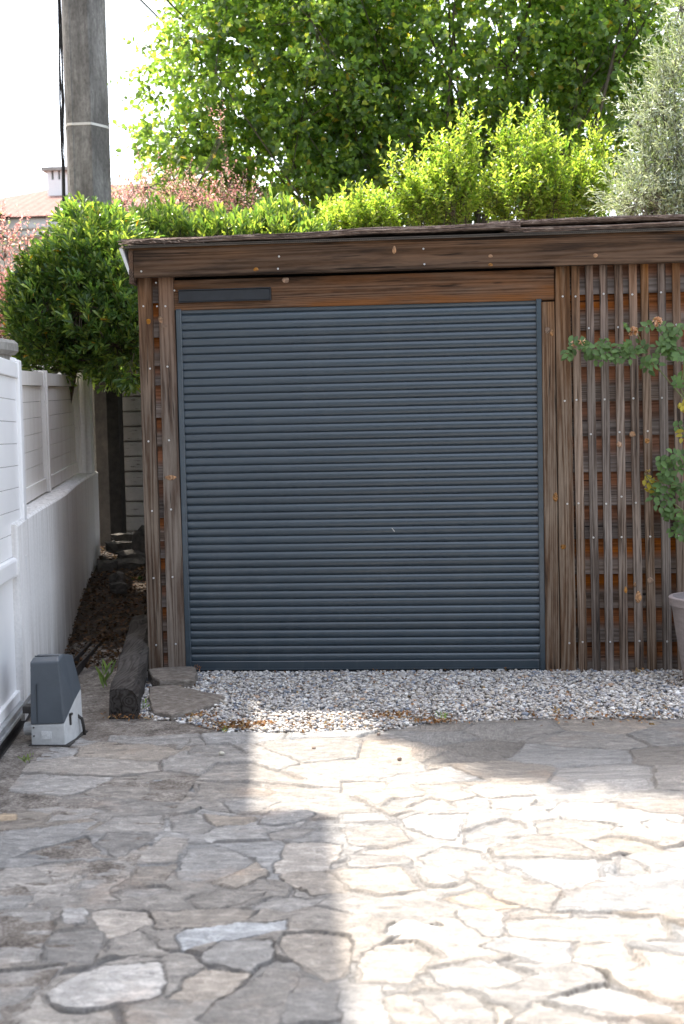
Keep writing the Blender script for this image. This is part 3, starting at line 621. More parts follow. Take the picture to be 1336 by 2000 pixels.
def fpanel(Y0, Y1, off=-.135):
    s = MB(); pt = .114; zt0 = lambda Y: 1.822+.022*Y; zb0 = lambda Y: 1.045+.019*Y
    nb = 5
    def bd(za, zb, th, o):   # za, zb functions of Y
        s.add([wl(Y0, o, za(Y0)), wl(Y1, o, za(Y1)), wl(Y1, o, zb(Y1)), wl(Y0, o, zb(Y0)), wl(Y0, o-th, za(Y0)), wl(Y1, o-th, za(Y1)), wl(Y1, o-th, zb(Y1)), wl(Y0, o-th, zb(Y0))],
              [(0, 1, 2, 3), (4, 7, 6, 5), (0, 4, 5, 1), (3, 2, 6, 7), (0, 3, 7, 4), (1, 5, 6, 2)])
    bd(lambda Y: zt0(Y)-.085, zt0, .05, off+.018)             # top rail
    bd(zb0, lambda Y: zb0(Y)+.085, .05, off+.018)             # bottom rail
    for i in range(nb+1):
        a = i/(nb+1); c_ = (i+1)/(nb+1)
        lo = lambda Y, a=a: zb0(Y)+.087+(zt0(Y)-zb0(Y)-.174)*a+.0015; hi = lambda Y, c_=c_: zb0(Y)+.087+(zt0(Y)-zb0(Y)-.174)*c_-.0015
        bd(lo, hi, .025, off)
    o = s.build('board_panel', M_pvc, fence)
    s = MB(); s.add([wl(Y0, off-.012, 1.1), wl(Y1, off-.012, 1.15), wl(Y1, off-.012, 1.85), wl(Y0, off-.012, 1.76)], [(0, 1, 2, 3)]); s.build('joint_backing', M_pvcj, o, fixn=False)
def fpost(Y, w=.055, off=-.135, h=.012):
    s = MB(); zt0 = 1.822+.022*Y+h; zb0 = 1.040+.019*Y
    for ww, th in ((w, .050), (w*.45, .062)):
        s.add([wl(Y-ww/2, off+th-.02, zb0), wl(Y+ww/2, off+th-.02, zb0), wl(Y+ww/2, off-.05, zb0), wl(Y-ww/2, off-.05, zb0), wl(Y-ww/2, off+th-.02, zt0), wl(Y+ww/2, off+th-.02, zt0), wl(Y+ww/2, off-.05, zt0), wl(Y-ww/2, off-.05, zt0)],
          [(3, 2, 1, 0), (4, 5, 6, 7), (0, 1, 5, 4), (1, 2, 6, 5), (2, 3, 7, 6), (3, 0, 4, 7)])
    s.build('post', M_pvc, fence, bevel=.004)
fpanel(-1.25, .86); fpanel(.98, 3.05); fpost(-1.2); fpost(.92, .10); fpost(3.09, .06, h=-.005)

gate = thing('sliding_gate', 'white sliding gate leaf of horizontal boards over a plain lower panel', 'gate', (-1.5, -2.4, 0))
GE = np.array([-1.712, -.905]); GDv = unit(np.array([.165, -1.0])); GN = np.array([-GDv[1], GDv[0]])  # along towards viewer, normal towards yard
if GN[0] < 0: GN = -GN
def gp(t, o, z): p = GE+GDv*t+GN*o; return (p[0], p[1], z+.012*t)
def gbox(s, t0, t1, o0, o1, z0, z1):
    s.add([gp(t0, o0, z0), gp(t1, o0, z0), gp(t1, o1, z0), gp(t0, o1, z0), gp(t0, o0, z1), gp(t1, o0, z1), gp(t1, o1, z1), gp(t0, o1, z1)],
          [(3, 2, 1, 0), (4, 5, 6, 7), (0, 1, 5, 4), (1, 2, 6, 5), (2, 3, 7, 6), (3, 0, 4, 7)])
M_gate = plain('white_gate_paint', (.87, .86, .85), .35, var=.03, sc=3, bump=.02)
s = MB(); gbox(s, -.005, .085, -.045, .012, .105, 1.84); s.build('stile', M_gate, gate, bevel=.006)
s = MB(); gbox(s, .085, 4.6, -.04, .006, 1.745, 1.825); gbox(s, .085, 4.6, -.04, .006, .105, .16); s.build('rail', M_gate, gate, bevel=.004)
s = MB(); gbox(s, .07, 4.6, -.04, .016, .735, .835); s.build('middle_rail', M_gate, gate, bevel=.016)
s = MB()
for i in range(8):
    z0 = .838+i*.1135; gbox(s, .086, 4.6, -.030, -.008, z0, z0+.1105)
s.build('board_panel', M_gate, gate, bevel=.001)
s = MB(); gbox(s, .086, 4.6, -.022, -.014, .83, 1.75); s.build('joint_backing', M_pvcj, gate)
s = MB(); gbox(s, .086, 4.6, -.028, -.012, .158, .74); s.build('lower_panel', M_gate, gate)
s = MB(); gbox(s, .02, .10, -.03, -.012, 1.84, 1.852); gbox(s, .10, .112, -.03, -.012, 1.82, 1.852); gbox(s, -.002, .02, -.03, -.012, 1.82, 1.852); s.build('catch_bracket', M_gate, gate, bevel=.003)
M_alu = plain('aluminium', (.52, .53, .55), .38, .85, var=.2, sc=10)
s = MB(); gbox(s, .04, 4.6, -.03, .030, .055, .103); gbox(s, .04, 4.6, .030, .042, .062, .078); s.build('bottom_rail', M_alu, gate, bevel=.003)
M_steel = plain('dark_steel', (.05, .045, .042), .6, .5, var=.4)
track = MB()
def tbox(s, t0, t1, o0, o1, z0, z1): 
    Q = [gp(t, o, 0) for t in (t0, t1) for o in (o0, o1)]
    s.add([(Q[0][0], Q[0][1], z0), (Q[2][0], Q[2][1], z0), (Q[3][0], Q[3][1], z0), (Q[1][0], Q[1][1], z0), (Q[0][0], Q[0][1], z1), (Q[2][0], Q[2][1], z1), (Q[3][0], Q[3][1], z1), (Q[1][0], Q[1][1], z1)],
          [(3, 2, 1, 0), (4, 5, 6, 7), (0, 1, 5, 4), (1, 2, 6, 5), (2, 3, 7, 6), (3, 0, 4, 7)])
tbox(track, -1.0, 4.6, -.03, .03, -.01, .008); tbox(track, -1.0, 4.6, -.006, .006, .008, .03)
tag(track.build('gate_track', M_steel), 'dark steel floor track under the white gate', 'track')
# old channel section lying by the wall in front of the sleeper
s = MB(); p0 = aZ(148, 1308, .03); p1 = aZ(188, 1262, .06); dv = unit((p1-p0)[:2]); nv = np.array([dv[1], -dv[0], 0])
s.extr([(-.035, -.02), (.035, -.02), (.035, .035), (.028, .035), (.028, -.005), (-.028, -.005), (-.028, .035), (-.035, .035)], tuple(p0-np.array([dv[0], dv[1], 0])*.3), tuple(p1), tuple(nv))
tag(s.build('steel_channel', M_steel), 'black steel channel lying on the ground behind the motor box', 'channel')
# concrete gate pillar whose cap shows over the gate
M_conc = plain('pillar_concrete', (.30, .285, .255), .9, var=.3, sc=25, bump=.4)
pil = thing('gate_pillar', 'grey concrete gate pillar whose cap shows above the white gate', 'pillar', (-2.07, -.45, 0))
s = MB(); s.box(-2.19, -1.955, -.60, -.30, -.05, 1.90); s.build('pillar_shaft', M_conc, pil)
s = MB(); s.box(-2.21, -1.915, -.62, -.26, 1.90, 1.985, bev=.022); s.build('pillar_cap', M_conc, pil)

# ---------------------------------------------------------------- gate motor
M_cov = plain('motor_cover', (.070, .082, .095), .42, var=.16, sc=8, bump=.05); M_base = plain('motor_base', (.50, .50, .49), .6, var=.12, sc=40)
mot = thing('gate_motor', 'grey plastic gate motor box with pale base standing beside the white gate', 'gate motor', (-1.35, -1.64, 0))
x0, x1, y0, y1 = -1.432, -1.268, -1.79, -1.50
s = MB()
Pv = [(x0, y0, -.02), (x1, y0, -.02), (x1+.012, y0+.13, -.02), (x1+.004, y1, -.02), (x0, y1, -.02),
      (x0, y0, .095), (x1-.002, y0, .100), (x1+.009, y0+.13, .185), (x1+.0, y1, .21), (x0, y1, .21)]
s.add(Pv, [(4, 3, 2, 1, 0), (5, 6, 7, 8, 9), (0, 1, 6, 5), (1, 2, 7, 6), (2, 3, 8, 7), (3, 4, 9, 8), (4, 0, 5, 9)]); base_ = s.build('motor_base', M_base, mot, bevel=.005)
s = MB(); zc = .389
Pv = [(x0-.001, y0-.003, .098), (x1-.001, y0-.003, .103), (x1+.011, y0+.128, .188), (x1+.002, y1, .213), (x0-.001, y1, .213),
      (x0+.003, y0+.010, zc), (x1-.024, y0+.012, zc+.006), (x1-.026, y0+.12, zc+.020), (x1-.028, y1-.03, zc-.004), (x0+.003, y1-.03, zc-.004),
      (x0+.010, y0+.045, zc+.020), (x1-.034, y0+.045, zc+.024), (x0+.010, y0+.11, zc+.024), (x1-.032, y0+.11, zc+.026)]
s.add(Pv, [(0, 1, 6, 5), (1, 2, 7, 6), (2, 3, 8, 7), (3, 4, 9, 8), (4, 0, 5, 12, 9), (5, 6, 11, 10), (6, 7, 13, 11), (10, 11, 13, 12), (12, 13, 8, 9), (13, 7, 8), (5, 10, 12), (4, 3, 2, 1, 0)])
cov = s.build('motor_cover', M_cov, mot, bevel=.006)
M_seam = plain('seam', (.03, .035, .04), .6, bump=0)
s = MB(); s.box(x0+.032, x0+.0335, y0-.0045, y0+.004, .11, .29); s.build('seam_line', M_seam, cov)
s = MB(); s.box(x0+.012, x1-.035, y0+.060, y0+.062, zc+.012, zc+.0265); s.build('seam_line', M_seam, cov)
s = MB(); s.box(x0+.05, x0+.098, y0-.0022, y0-.0002, .030, .068); s.build('sticker', plain('sticker', (.62, .62, .61), .4, var=.25, sc=220, bump=0), base_)
s = MB(); s.box(x1+.003, x1+.012, y0+.06, y0+.075, .082, .135); s.box(x1+.006, x1+.018, y0+.055, y0+.08, .128, .140); s.build('release_key', M_steel, base_, bevel=.003)
s = MB(); s.tube([(x0-.055, y0+.09, .06), (x0+.01, y0+.09, .06)], .032, 16); s.build('drive_housing', M_base, mot, smooth=False)
s = MB(); s.box(x0-.055, x0+.005, y0+.05, y0+.12, .14, .175); s.build('drive_bracket', M_steel, mot, bevel=.004)

for zx in (.045, .085):
    s = MB(); s.tube([(x0+.014, y0-.004, zx), (x0+.014, y0+.002, zx)], .004, 8); s.build('fixing_screw', M_steel, base_)
s = MB(); s.tube([(x1+.001, y0+.20, .10), (x1+.022, y0+.21, .08), (x1+.026, y0+.22, .04), (x1+.03, y0+.23, -.03)], .008, 8); s.build('cable_conduit', M_steel, mot, smooth=True)
s = MB(); s.box(x0-.012, x1+.024, y0-.014, y1+.012, -.03, .004, bev=.002); s.build('fixing_plate', M_steel, mot)
# ---------------------------------------------------------------- sleeper, slabs, rubble
M_slp = wood('sleeper_wood', 'Y', (9, 10), tone=.42, grey=(.13, .11, .095), dark=(.018, .013, .011), mid=(.075, .055, .043), stain=.6)
s = MB(); r = (4., 2., 6.); seg = 14; Pv = []
fa, fb = np.array([-1.209, -1.205]), np.array([-1.058, -1.213]); ba, bb_ = np.array([-1.600, .93]), np.array([-1.455, .92])
for i in range(seg+1):
    t = i/seg; L = fa+(ba-fa)*t; Rr = fb+(bb_-fb)*t; zb2 = -.02+.10*t; h = .168+.01*math.sin(i*1.7)-.02*t; j = [random.uniform(-.006, .006) for _ in range(5)]
    Pv += [(L[0]+j[0], L[1], zb2), (L[0]+j[1], L[1], zb2+h-.012), (L[0]+.012, L[1], zb2+h+j[2]*.5), (L[0]*.45+Rr[0]*.55, L[1], zb2+h+.006+j[3]*.5), (Rr[0]-.028+j[2]*1.5, Rr[1], zb2+h-.004), (Rr[0]+j[3]*1.6, Rr[1], zb2+h-.042), (Rr[0]+j[4], Rr[1], zb2)]
s.add(Pv, [(i*7+k, i*7+(k+1) % 7, i*7+7+(k+1) % 7, i*7+7+k) for i in range(seg) for k in range(7)]+[tuple(reversed(range(7))), tuple(range(seg*7, seg*7+7))], r)
tag(s.build('timber_sleeper', M_slp), 'old dark timber sleeper lying beside the shed, pointing into the alley', 'sleeper')
M, nt, P = mat('slab_stone'); n = N(nt); M_slab = M
f = n.noise(n.scale(n.geo(), (1, 1, 3)), 28, 8, .72); f2 = n.noise(n.geo(), 6, 4, .6)
n.put(P.inputs['Base Color'], n.mix(n.rng(f2, .4, .65, 0, .5), n.ramp(f, (.32, (.07, .055, .043)), (.5, (.17, .145, .12)), (.7, (.33, .29, .25))), (.13, .105, .085)))
P.inputs['Roughness'].default_value = .9; n.put(P.inputs['Normal'], n.bump(f, .8, .008))
def slab(px, z0, z1, label, inset=.008):
    Q = [aZ(x/2.672, 1050+y/2.672, z1)[:2] for x, y in px]; R_ = []
    for i in range(len(Q)):
        a, c_ = Q[i], Q[(i+1) % len(Q)]
        for t in (0, .33, .66): R_.append(a+(c_-a)*t+rng.normal(0, .0035, 2))
    ce = np.mean(R_, 0); s = MB(); nn = len(R_); Pv = []
    for z, k in ((z0, 1.02), (z1-.008, 1.), (z1, .97), (z1+.001, .5)):
        Pv += [(*(ce+(p-ce)*k), z+random.uniform(-.002, .002)) for p in R_]
    Pv.append((*ce, z1+.002))
    s.add(Pv, [(L*nn+i, L*nn+(i+1) % nn, L*nn+nn+(i+1) % nn, L*nn+nn+i) for L in range(3) for i in range(nn)]+[(3*nn+i, 3*nn+(i+1) % nn, 4*nn) for i in range(nn)]+[tuple(reversed(range(nn)))])
    return tag(s.build('stone_slab', M_slab), label, 'stone slab', 'loose stone slabs at the shed corner')
slab([(780, 778), (900, 765), (1010, 790), (1168, 826), (1150, 850), (1000, 905), (900, 922), (800, 903), (775, 830)], -.015, .034, 'wide flat stone slab with a pointed right end lying in the gravel')
slab([(768, 685), (905, 672), (1018, 673), (1027, 700), (1020, 738), (930, 742), (830, 745), (800, 732)], -.01, .062, 'small thick stone slab against the foot of the left shed posts')
M_rock = plain('rubble_rock', (.085, .075, .062), .95, var=.5, sc=18, bump=.8)
def rock(x, y, z, sx, sy, sz, label, yaw=0.):
    V, Fi = IV.copy(), IF; import bmesh
    bm = bmesh.new(); bmesh.ops.create_icosphere(bm, subdivisions=2, radius=1)
    for v in bm.verts:
        c0 = v.co.copy(); q = Vector([max(-.72, min(.72, c)) for c in c0]); nz = .12*math.sin(q.x*5+x*9)+.10*math.sin(q.y*7+y*5)+random.uniform(-.11, .11)
        q = Vector([c+(.16*math.sin(c*7+k*3+x*20) if abs(c) < .6 else 0) for k, c in enumerate(q)])*(1+nz); v.co = Matrix.Rotation(yaw, 3, 'Z') @ Vector((q.x*sx, q.y*sy, q.z*sz))+Vector((x, y, z))
    me = bpy.data.meshes.new('rubble_stone'); bm.to_mesh(me); bm.free(); me.materials.append(M_rock); o = bpy.data.objects.new('rubble_stone', me); COL.objects.link(o)
    return tag(o, label, 'stone', 'rubble stones in the alley')
for px, py, Y, a, bq, c_, lab in ((255, 1102, 3.0, .24, .14, .045, 'long flat rubble stone lowest in the pile below the plank wall'), (262, 1085, 3.1, .20, .12, .04, 'flat rubble stone in the middle of the pile below the plank wall'),
      (235, 1070, 3.2, .16, .10, .04, 'rubble stone leaning at the left end of the pile below the plank wall'), (277, 1062, 3.1, .12, .06, .11, 'angular rubble stone standing upright on top of the pile'),
      (247, 1052, 3.4, .15, .1, .035, 'thin rubble stone lying on the back of the pile'), (230, 1130, 2.2, .09, .07, .035, 'pale small stone on the leaf litter in front of the pile'), (232, 1148, 1.95, .11, .07, .03, 'flat small stone nearest to the sleeper on the leaf litter'), (210, 1110, 2.9, .11, .09, .05, 'dark rubble stone beside the foot of the pole')):
    p = aY(px, py, Y); rock(p[0], p[1], p[2], a*.85, bq*1.1, c_*1.7, lab, random.uniform(-.4, .4))

# leaf litter and dead bits
M_lit = leafmat('dead_leaf', 1., .15, .8, .2)
def flakes(name, pts, size, pal, flat=.35):
    n_ = len(pts); ax = unit(np.c_[rng.normal(size=(n_, 2)), rng.normal(0, flat, n_)]); sd_ = unit(np.cross(ax, np.c_[rng.normal(0, flat, (n_, 2)), np.ones(n_)])); L = size*rng.uniform(.5, 1.3, n_)[:, None]
    nn = np.cross(sd_, ax); V = np.stack([pts-ax*L*.5, pts+sd_*L*.28+nn*L*.1, pts+ax*L*.5, pts-sd_*L*.28+nn*L*.1], 1)
    c_ = pal[rng.integers(0, len(pal), n_)]*rng.uniform(.6, 1.2, (n_, 1))
    return structure(npmesh(name, V.reshape(-1, 3), np.arange(n_*4).reshape(-1, 4), M_lit, None, np.repeat(c_, 4, 0), False), 'stuff')
nl = 5200; Y = rng.uniform(.0, 4.6, nl); X = -1.28-rng.random(nl)*(.62+.18*Y); Zl = soilz(X, Y)+.0+.05*(fbm(X*5, Y*5, 51)-.47)+rng.uniform(-.01, .02, nl)
brown = np.array([(.16, .085, .045), (.10, .06, .035), (.06, .04, .028), (.22, .13, .07)])
flakes('leaf_litter', np.c_[X, Y, Zl], .038, brown*.7)
pts = []
for px, py, n_, s_ in ((480, 1415, 300, .09), (455, 1422, 160, .05), (770, 1398, 240, .10), (850, 1407, 120, .07), (385, 1398, 90, .05), (640, 1417, 120, .16), (1180, 1398, 130, .25), (250, 1400, 60, .06)):
    c0 = aZ(px, py, .012); pts.append(np.c_[rng.normal(c0[0], s_, n_), rng.normal(c0[1], s_*.35, n_), rng.uniform(.004, .026, n_)])
gx = inpoly(gravp, 420); pts.append(np.c_[gx, rng.uniform(.012, .032, 420)])
flakes('dead_grass', np.concatenate(pts), .022, np.array([(.34, .17, .07), (.25, .12, .05), (.42, .28, .14), (.16, .08, .04)]), .6)
for px, py in ((955, 1438), (1185, 1432), (1165, 1446), (1300, 1438), (1120, 1425), (1030, 1450)): pass

# ---------------------------------------------------------------- pole, plank wall
M, nt, P = mat('pole_concrete'); n = N(nt); M_pole = M; g = n.geo()
f = n.noise(n.scale(g, (1, 1, .5)), 45, 7, .75); f2 = n.noise(n.scale(g, (1, 1, .35)), 3.2, 5, .65)
cc = n.ramp(f, (.3, (.15, .14, .13)), (.5, (.26, .25, .235)), (.7, (.38, .365, .34)))
cc = n.mix(n.rng(f2, .42, .62, 0, .85), cc, n.mix(1., cc, (.42, .41, .40), 'MULTIPLY')); cc = n.mix(n.rng(n.noise(n.scale(g, (1, 1, .08)), 22, 4, .6), .50, .66, 0, .5), cc, (.09, .085, .08))
n.put(P.inputs['Base Color'], cc); P.inputs['Roughness'].default_value = .9; n.put(P.inputs['Normal'], n.bump(f, .5, .006))
pole = thing('utility_pole', 'square concrete utility pole with white strap rising out of the green bush', 'utility pole', (-2.67, 4.35, 0))
s = MB(); xl, xr, yf, yb = -2.905, -2.540, 4.20, 4.52; sec = [(xl, yf+.13), (xl+.055, yf+.012), (xl+.10, yf), (xl+.105, yf+.006), (xl+.27, yf+.004), (xl+.265, yf+.001), (xr-.006, yf+.17), (xr, yf+.20), (xr, yb-.05), (xr-.08, yb), (xl+.08, yb), (xl, yb-.06)]
s.prism(sec, 0, 6.4); s.build('pole_shaft', M_pole, pole)
M_strap = plain('strap', (.68, .66, .62), .5, var=.08); zb3 = aY(170, 240, 4.18)[2]; s = MB()
cxp = (xl+xr)/2; cyp = (yf+yb)/2; s.prism([(cxp+(a-cxp)*1.025, cyp+(c_-cyp)*1.03-.001) for a, c_ in sec], zb3-.011, zb3+.011); s.build('strap', M_strap, pole)
M_cab = plain('cable', (.012, .012, .014), .5, bump=0); s = MB()
for k in range(4):
    s.tube([(xl-.012-.016*math.sin(z*1.9+k*1.6)-.008*k*(z < 4.2), 4.27+.015*k, z) for z in np.linspace(.3, 6.3, 26)], .009 if k < 2 else .006, 5)
s.build('cable', M_cab, pole)
for i, (px, off, lab) in enumerate(((275, -.05, 'thin overhead wire nearest the pole crossing the white sky'), (326, .12, 'thin overhead wire that meets the tree further to the right'))):
    A = aY(px, 0, 6.0); Bp = aY(px+390, 390, 26.); dirv = Bp-A; t = (4.36-A[1])/dirv[1]; p0 = A+dirv*t; s = MB()
    s.tube([tuple(p0+(Bp-p0)*u) for u in np.linspace(0, 1, 12)], .011, 5); tag(s.build('overhead_wire', M_cab), lab, 'wire', 'overhead wires')
M_dpost = plain('dark_post_concrete', (.040, .034, .028), .95, var=.5, sc=14, bump=.5)  # one very dark base colour over the whole post
pa, pb = aY(189, 1000, 3.7), aY(234, 1000, 3.7); pm = aY(216, 1000, 3.7)
s = MB(); s.prism([(pa[0], 3.74), (pm[0], 3.68), (pb[0], 3.76), (pb[0], 3.92), (pa[0], 3.92)], .2, 2.05)
tag(s.build('fence_post', M_dpost), 'dark concrete post between the white wall end and the plank wall', 'post')
M, nt, P = mat('white_planks'); n = N(nt); M_pla = M; g = n.geo(); f = n.noise(n.scale(g, (.12, 1, 1)), 60, 5, .7); f2 = n.noise(g, 5, 4)
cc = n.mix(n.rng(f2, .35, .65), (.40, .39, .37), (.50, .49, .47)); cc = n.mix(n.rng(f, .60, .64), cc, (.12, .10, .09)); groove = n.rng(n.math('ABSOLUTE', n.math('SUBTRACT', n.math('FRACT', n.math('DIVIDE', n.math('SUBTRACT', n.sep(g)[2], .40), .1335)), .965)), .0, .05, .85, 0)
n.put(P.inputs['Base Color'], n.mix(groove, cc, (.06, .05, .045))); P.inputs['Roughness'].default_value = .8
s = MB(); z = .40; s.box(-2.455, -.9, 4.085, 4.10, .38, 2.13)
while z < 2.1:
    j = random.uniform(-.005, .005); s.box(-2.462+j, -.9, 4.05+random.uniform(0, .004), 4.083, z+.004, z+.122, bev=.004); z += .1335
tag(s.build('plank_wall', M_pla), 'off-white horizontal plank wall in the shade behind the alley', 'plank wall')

# ---------------------------------------------------------------- houses
M, nt, P = mat('roof_tile'); n = N(nt); M_tile = M; g = n.geo()
f = n.noise(g, 9, 5, .7); row = n.math('FRACT', n.math('MULTIPLY', n.sep(g)[2], 9.)); colm = n.math('SINE', n.math('MULTIPLY', n.sep(g)[0], 26.))
cc = n.ramp(f, (.3, (.10, .045, .032)), (.5, (.17, .078, .058)), (.7, (.25, .135, .105)))
cc = n.mix(n.rng(row, 0, .3, .3, 0), cc, (.13, .08, .06)); n.put(P.inputs['Base Color'], cc); P.inputs['Roughness'].default_value = .9
n.put(P.inputs['Normal'], n.bump(n.math('ADD', row, n.math('MULTIPLY', colm, .4)), .5, .03))
M_cream = plain('cream_render', (.60, .55, .46), .85, var=.06, sc=4); M_trim = plain('white_trim', (.72, .72, .70), .7, var=.05)
M_glass = plain('window_glass', (.03, .035, .04), .1, var=.2, bump=0)
house = thing('house', 'distant cream house with pink tiled roof and white chimney behind the bush', 'house', (-9, 28, 0))
HY0 = 25.; e0 = aY(-250, 433, HY0); e1 = aY(470, 430, HY0); ez = aY(60, 418, HY0)[2]
s = MB(); s.box(e0[0]+.5, e1[0]-.5, HY0+.6, HY0+9, 0, ez-.25); s.build('wall', M_cream, house)
s = MB(); s.box(e0[0]+.15, e1[0]-.15, HY0+.2, HY0+9.3, ez-.32, ez-.05); s.box(e0[0]+.3, e1[0]-.3, HY0+.35, HY0+9.2, ez-.48, ez-.32); s.build('cornice', M_trim, house, bevel=.05)
rz_ = aY(215, 362, HY0+4.6)[2]; s = MB()
s.add([(e0[0], HY0, ez-.05), (e1[0], HY0, ez-.05), (e1[0], HY0+9.4, ez-.05), (e0[0], HY0+9.4, ez-.05), (aY(118, 380, HY0+4.6)[0], HY0+4.6, rz_), (e1[0]-1., HY0+4.6, rz_+.05)],
      [(0, 1, 5, 4), (1, 2, 5), (2, 3, 4, 5), (3, 0, 4), (3, 2, 1, 0)]); rf = s.build('roof', M_tile, house)
va, vb = aY(30, 395, HY0+3), aY(-140, 400, HY0+3); s = MB()   # small front gable at the left
gl = aY(20, 408, HY0)[0]; s.add([(e0[0]-1, HY0-1.2, ez-.05), (gl, HY0-1.2, ez-.05), ((e0[0]+gl)/2-.6, HY0-1.2, ez+1.1), (e0[0]-1, HY0+5, ez-.05), (gl, HY0+5, ez-.05), ((e0[0]+gl)/2-.6, HY0+5, ez+1.1)],
      [(0, 1, 2), (3, 5, 4), (1, 4, 5, 2), (0, 2, 5, 3), (0, 3, 4, 1)]); s.build('gable_roof', M_tile, house)
c0, c1 = aY(94, 400, HY0+3), aY(128, 326, HY0+3); s = MB(); s.box(c0[0], c1[0], HY0+3, HY0+3.6, ez+.1, c1[2]-.32)
for q in (0, .36, .72): s.box(c0[0]+.0+q*(c1[0]-c0[0])*.97, c0[0]+(q+.22)*(c1[0]-c0[0]), HY0+3, HY0+3.6, c1[2]-.32, c1[2]-.09)
ch = s.build('chimney', M_trim, house); s = MB(); s.box(c0[0]-.13, c1[0]+.1, HY0+2.9, HY0+3.7, c1[2]-.09, c1[2]); s.build('chimney_cap', M_conc, ch)
an = aY(119, 250, HY0+5); s = MB(); s.tube([(an[0], an[1], ez), tuple(an)], .02, 4); s.tube([(an[0]-.35, an[1], an[2]-.05), (an[0]+.1, an[1], an[2]-.05)], .012, 4); s.build('antenna', M_cab, house)
for px in (-120, 330):
    p = aY(px, 470, HY0+.6); s = MB(); s.box(p[0]-.5, p[0]+.5, HY0+.56, HY0+.62, 3.0, 4.6); s.build('window', M_glass, house)

# unseen house added left of the yard, eaves shaped to shade the paving
nb = thing('added_shade_house', 'unseen cream house added left of the frame to shade the yard', 'house', (-5, -2, 0))
def eave(gx, gy, z=6.5): L = z/math.tan(SUN_EL); return np.array([gx+HX*L, gy+HY*L])
A1, A2 = eave(.083, -2.90), eave(.314, -4.708); d = unit(A2-A1); A3 = A1+d*9
B1, B2 = eave(-.382, -1.521), eave(-.205, -2.66); d2_ = unit(B1-B2); B0 = B2+d2_*3.3; B3 = B2-d2_*.35
s = MB(); s.prism([tuple(A1), tuple(A3), (A3[0]-6, A3[1]), (A1[0]-6, A1[1])][::-1], 6.36, 6.5); s.prism([tuple(B0), tuple(A1+np.array([-.3, .003])), (A1[0]-6, A1[1]+.003), (B0[0]-6, B0[1])][::-1], 6.355, 6.5); s.build('roof', M_tile, nb)
s = MB(); s.prism([(A1[0]-.5, A1[1]-.2), (A3[0]-.5, A3[1]+.3), (A3[0]-5.6, A3[1]+.3), (A1[0]-5.6, A1[1]-.2)][::-1], 0, 6.36)
s.prism([(B0[0]-.25, B0[1]-.2), (A1[0]-.75, A1[1]-.198), (A1[0]-5.5, A1[1]-.198), (B0[0]-5.5, B0[1]-.2)][::-1], 0, 6.355); s.build('wall', M_cream, nb)
for i in range(3):
    for z in (1.0, 3.9):
        p = A1+d*(1.5+i*2.3)+np.array([-.5, 0]); s = MB(); s.box(p[0]-.04, p[0]+.05, p[1]-.45, p[1]+.45, z, z+1.3); s.build('window', M_glass, nb)

# unseen dark hedge added behind the viewer for the shutter to reflect
M_hb = plain('added_hedge_inside', (.02, .03, .012), .95, var=.5)
# ---------------------------------------------------------------- plants
def leaf_mesh(name, P0_, A, Nn, L, W, col, mt, parent, shape='broad', cup=.25, bend=.15):
    """one folded leaf per row; P0 base, A axis, Nn normal"""
    A = unit(A); Sd = unit(np.cross(A, Nn)); Nn = np.cross(Sd, A)
    T = {'broad': [(0, 0), (.25, .42), (.62, .40), (1, 0), (.62, -.40), (.25, -.42), (.45, 0)],
         'obov': [(0, 0), (.45, .30), (.82, .42), (1, 0), (.82, -.42), (.45, -.30), (.6, 0)],
         'slim': [(0, 0), (.3, .5), (.7, .42), (1, 0), (.7, -.42), (.3, -.5), (.5, 0)]}[shape]
    n_ = len(P0_); V = np.empty((n_, 7, 3)); L = L[:, None]; W = W[:, None]
    for i, (u, w) in enumerate(T):
        V[:, i] = P0_+A*(u*L)+Sd*(w*W)+Nn*((abs(w)*cup*2)*W-bend*L*u*u)
    q = np.array([(0, 6, 2, 1), (6, 3, 2, 2), (0, 5, 4, 6), (6, 4, 3, 3)])
    f4 = np.array([(0, 6, 2, 1), (0, 5, 4, 6)]); f3 = np.array([(6, 3, 2), (6, 4, 3)])
    f = np.array([(0, 6, 1), (6, 2, 1), (6, 3, 2), (0, 5, 6), (5, 4, 6), (6, 4, 3)])
    Fc = (f[None]+np.arange(n_)[:, None, None]*7).reshape(-1, 3)
    return npmesh(name, V.reshape(-1, 3), Fc, mt, parent, np.repeat(col, 7, 0), True, 3)
def twig_arr(segs, r0, name, mt, parent):
    """segs: list of (A,B,ra,rb) arrays -> triangular tubes"""
    A, B, ra, rb = segs; D = unit(B-A); U = unit(np.cross(D, np.array([.3, .5, .81]))); W = np.cross(D, U); V = []
    for P_, r_ in ((A, ra), (B, rb)):
        for k in range(4):
            t = 2*math.pi*k/4; V.append(P_+(U*math.cos(t)+W*math.sin(t))*r_[:, None])
    V = np.stack(V, 1); f = np.array([(k, (k+1) % 4, 4+(k+1) % 4, 4+k) for k in range(4)]); Fc = (f[None]+np.arange(len(A))[:, None, None]*8).reshape(-1, 4)
    return npmesh(name, V.reshape(-1, 3), Fc, mt, parent, None, True)
def ell(cs, n_, shell=.35):
    """sample points in a union of ellipsoids [(c, r, weight)], biased outwards"""
    w = np.array([c[2] for c in cs], float); w /= w.sum(); k = rng.choice(len(cs), n_, p=w)
    u = unit(rng.normal(size=(n_, 3))); r = (shell+(1-shell)*rng.random(n_))**.6
    C = np.array([c[0] for c in cs])[k]; R_ = np.array([c[1] for c in cs])[k]
    return C+u*R_*r[:, None], u, C
M_bark = plain('bark', (.10, .075, .055), .9, var=.4, sc=30, bump=.6)
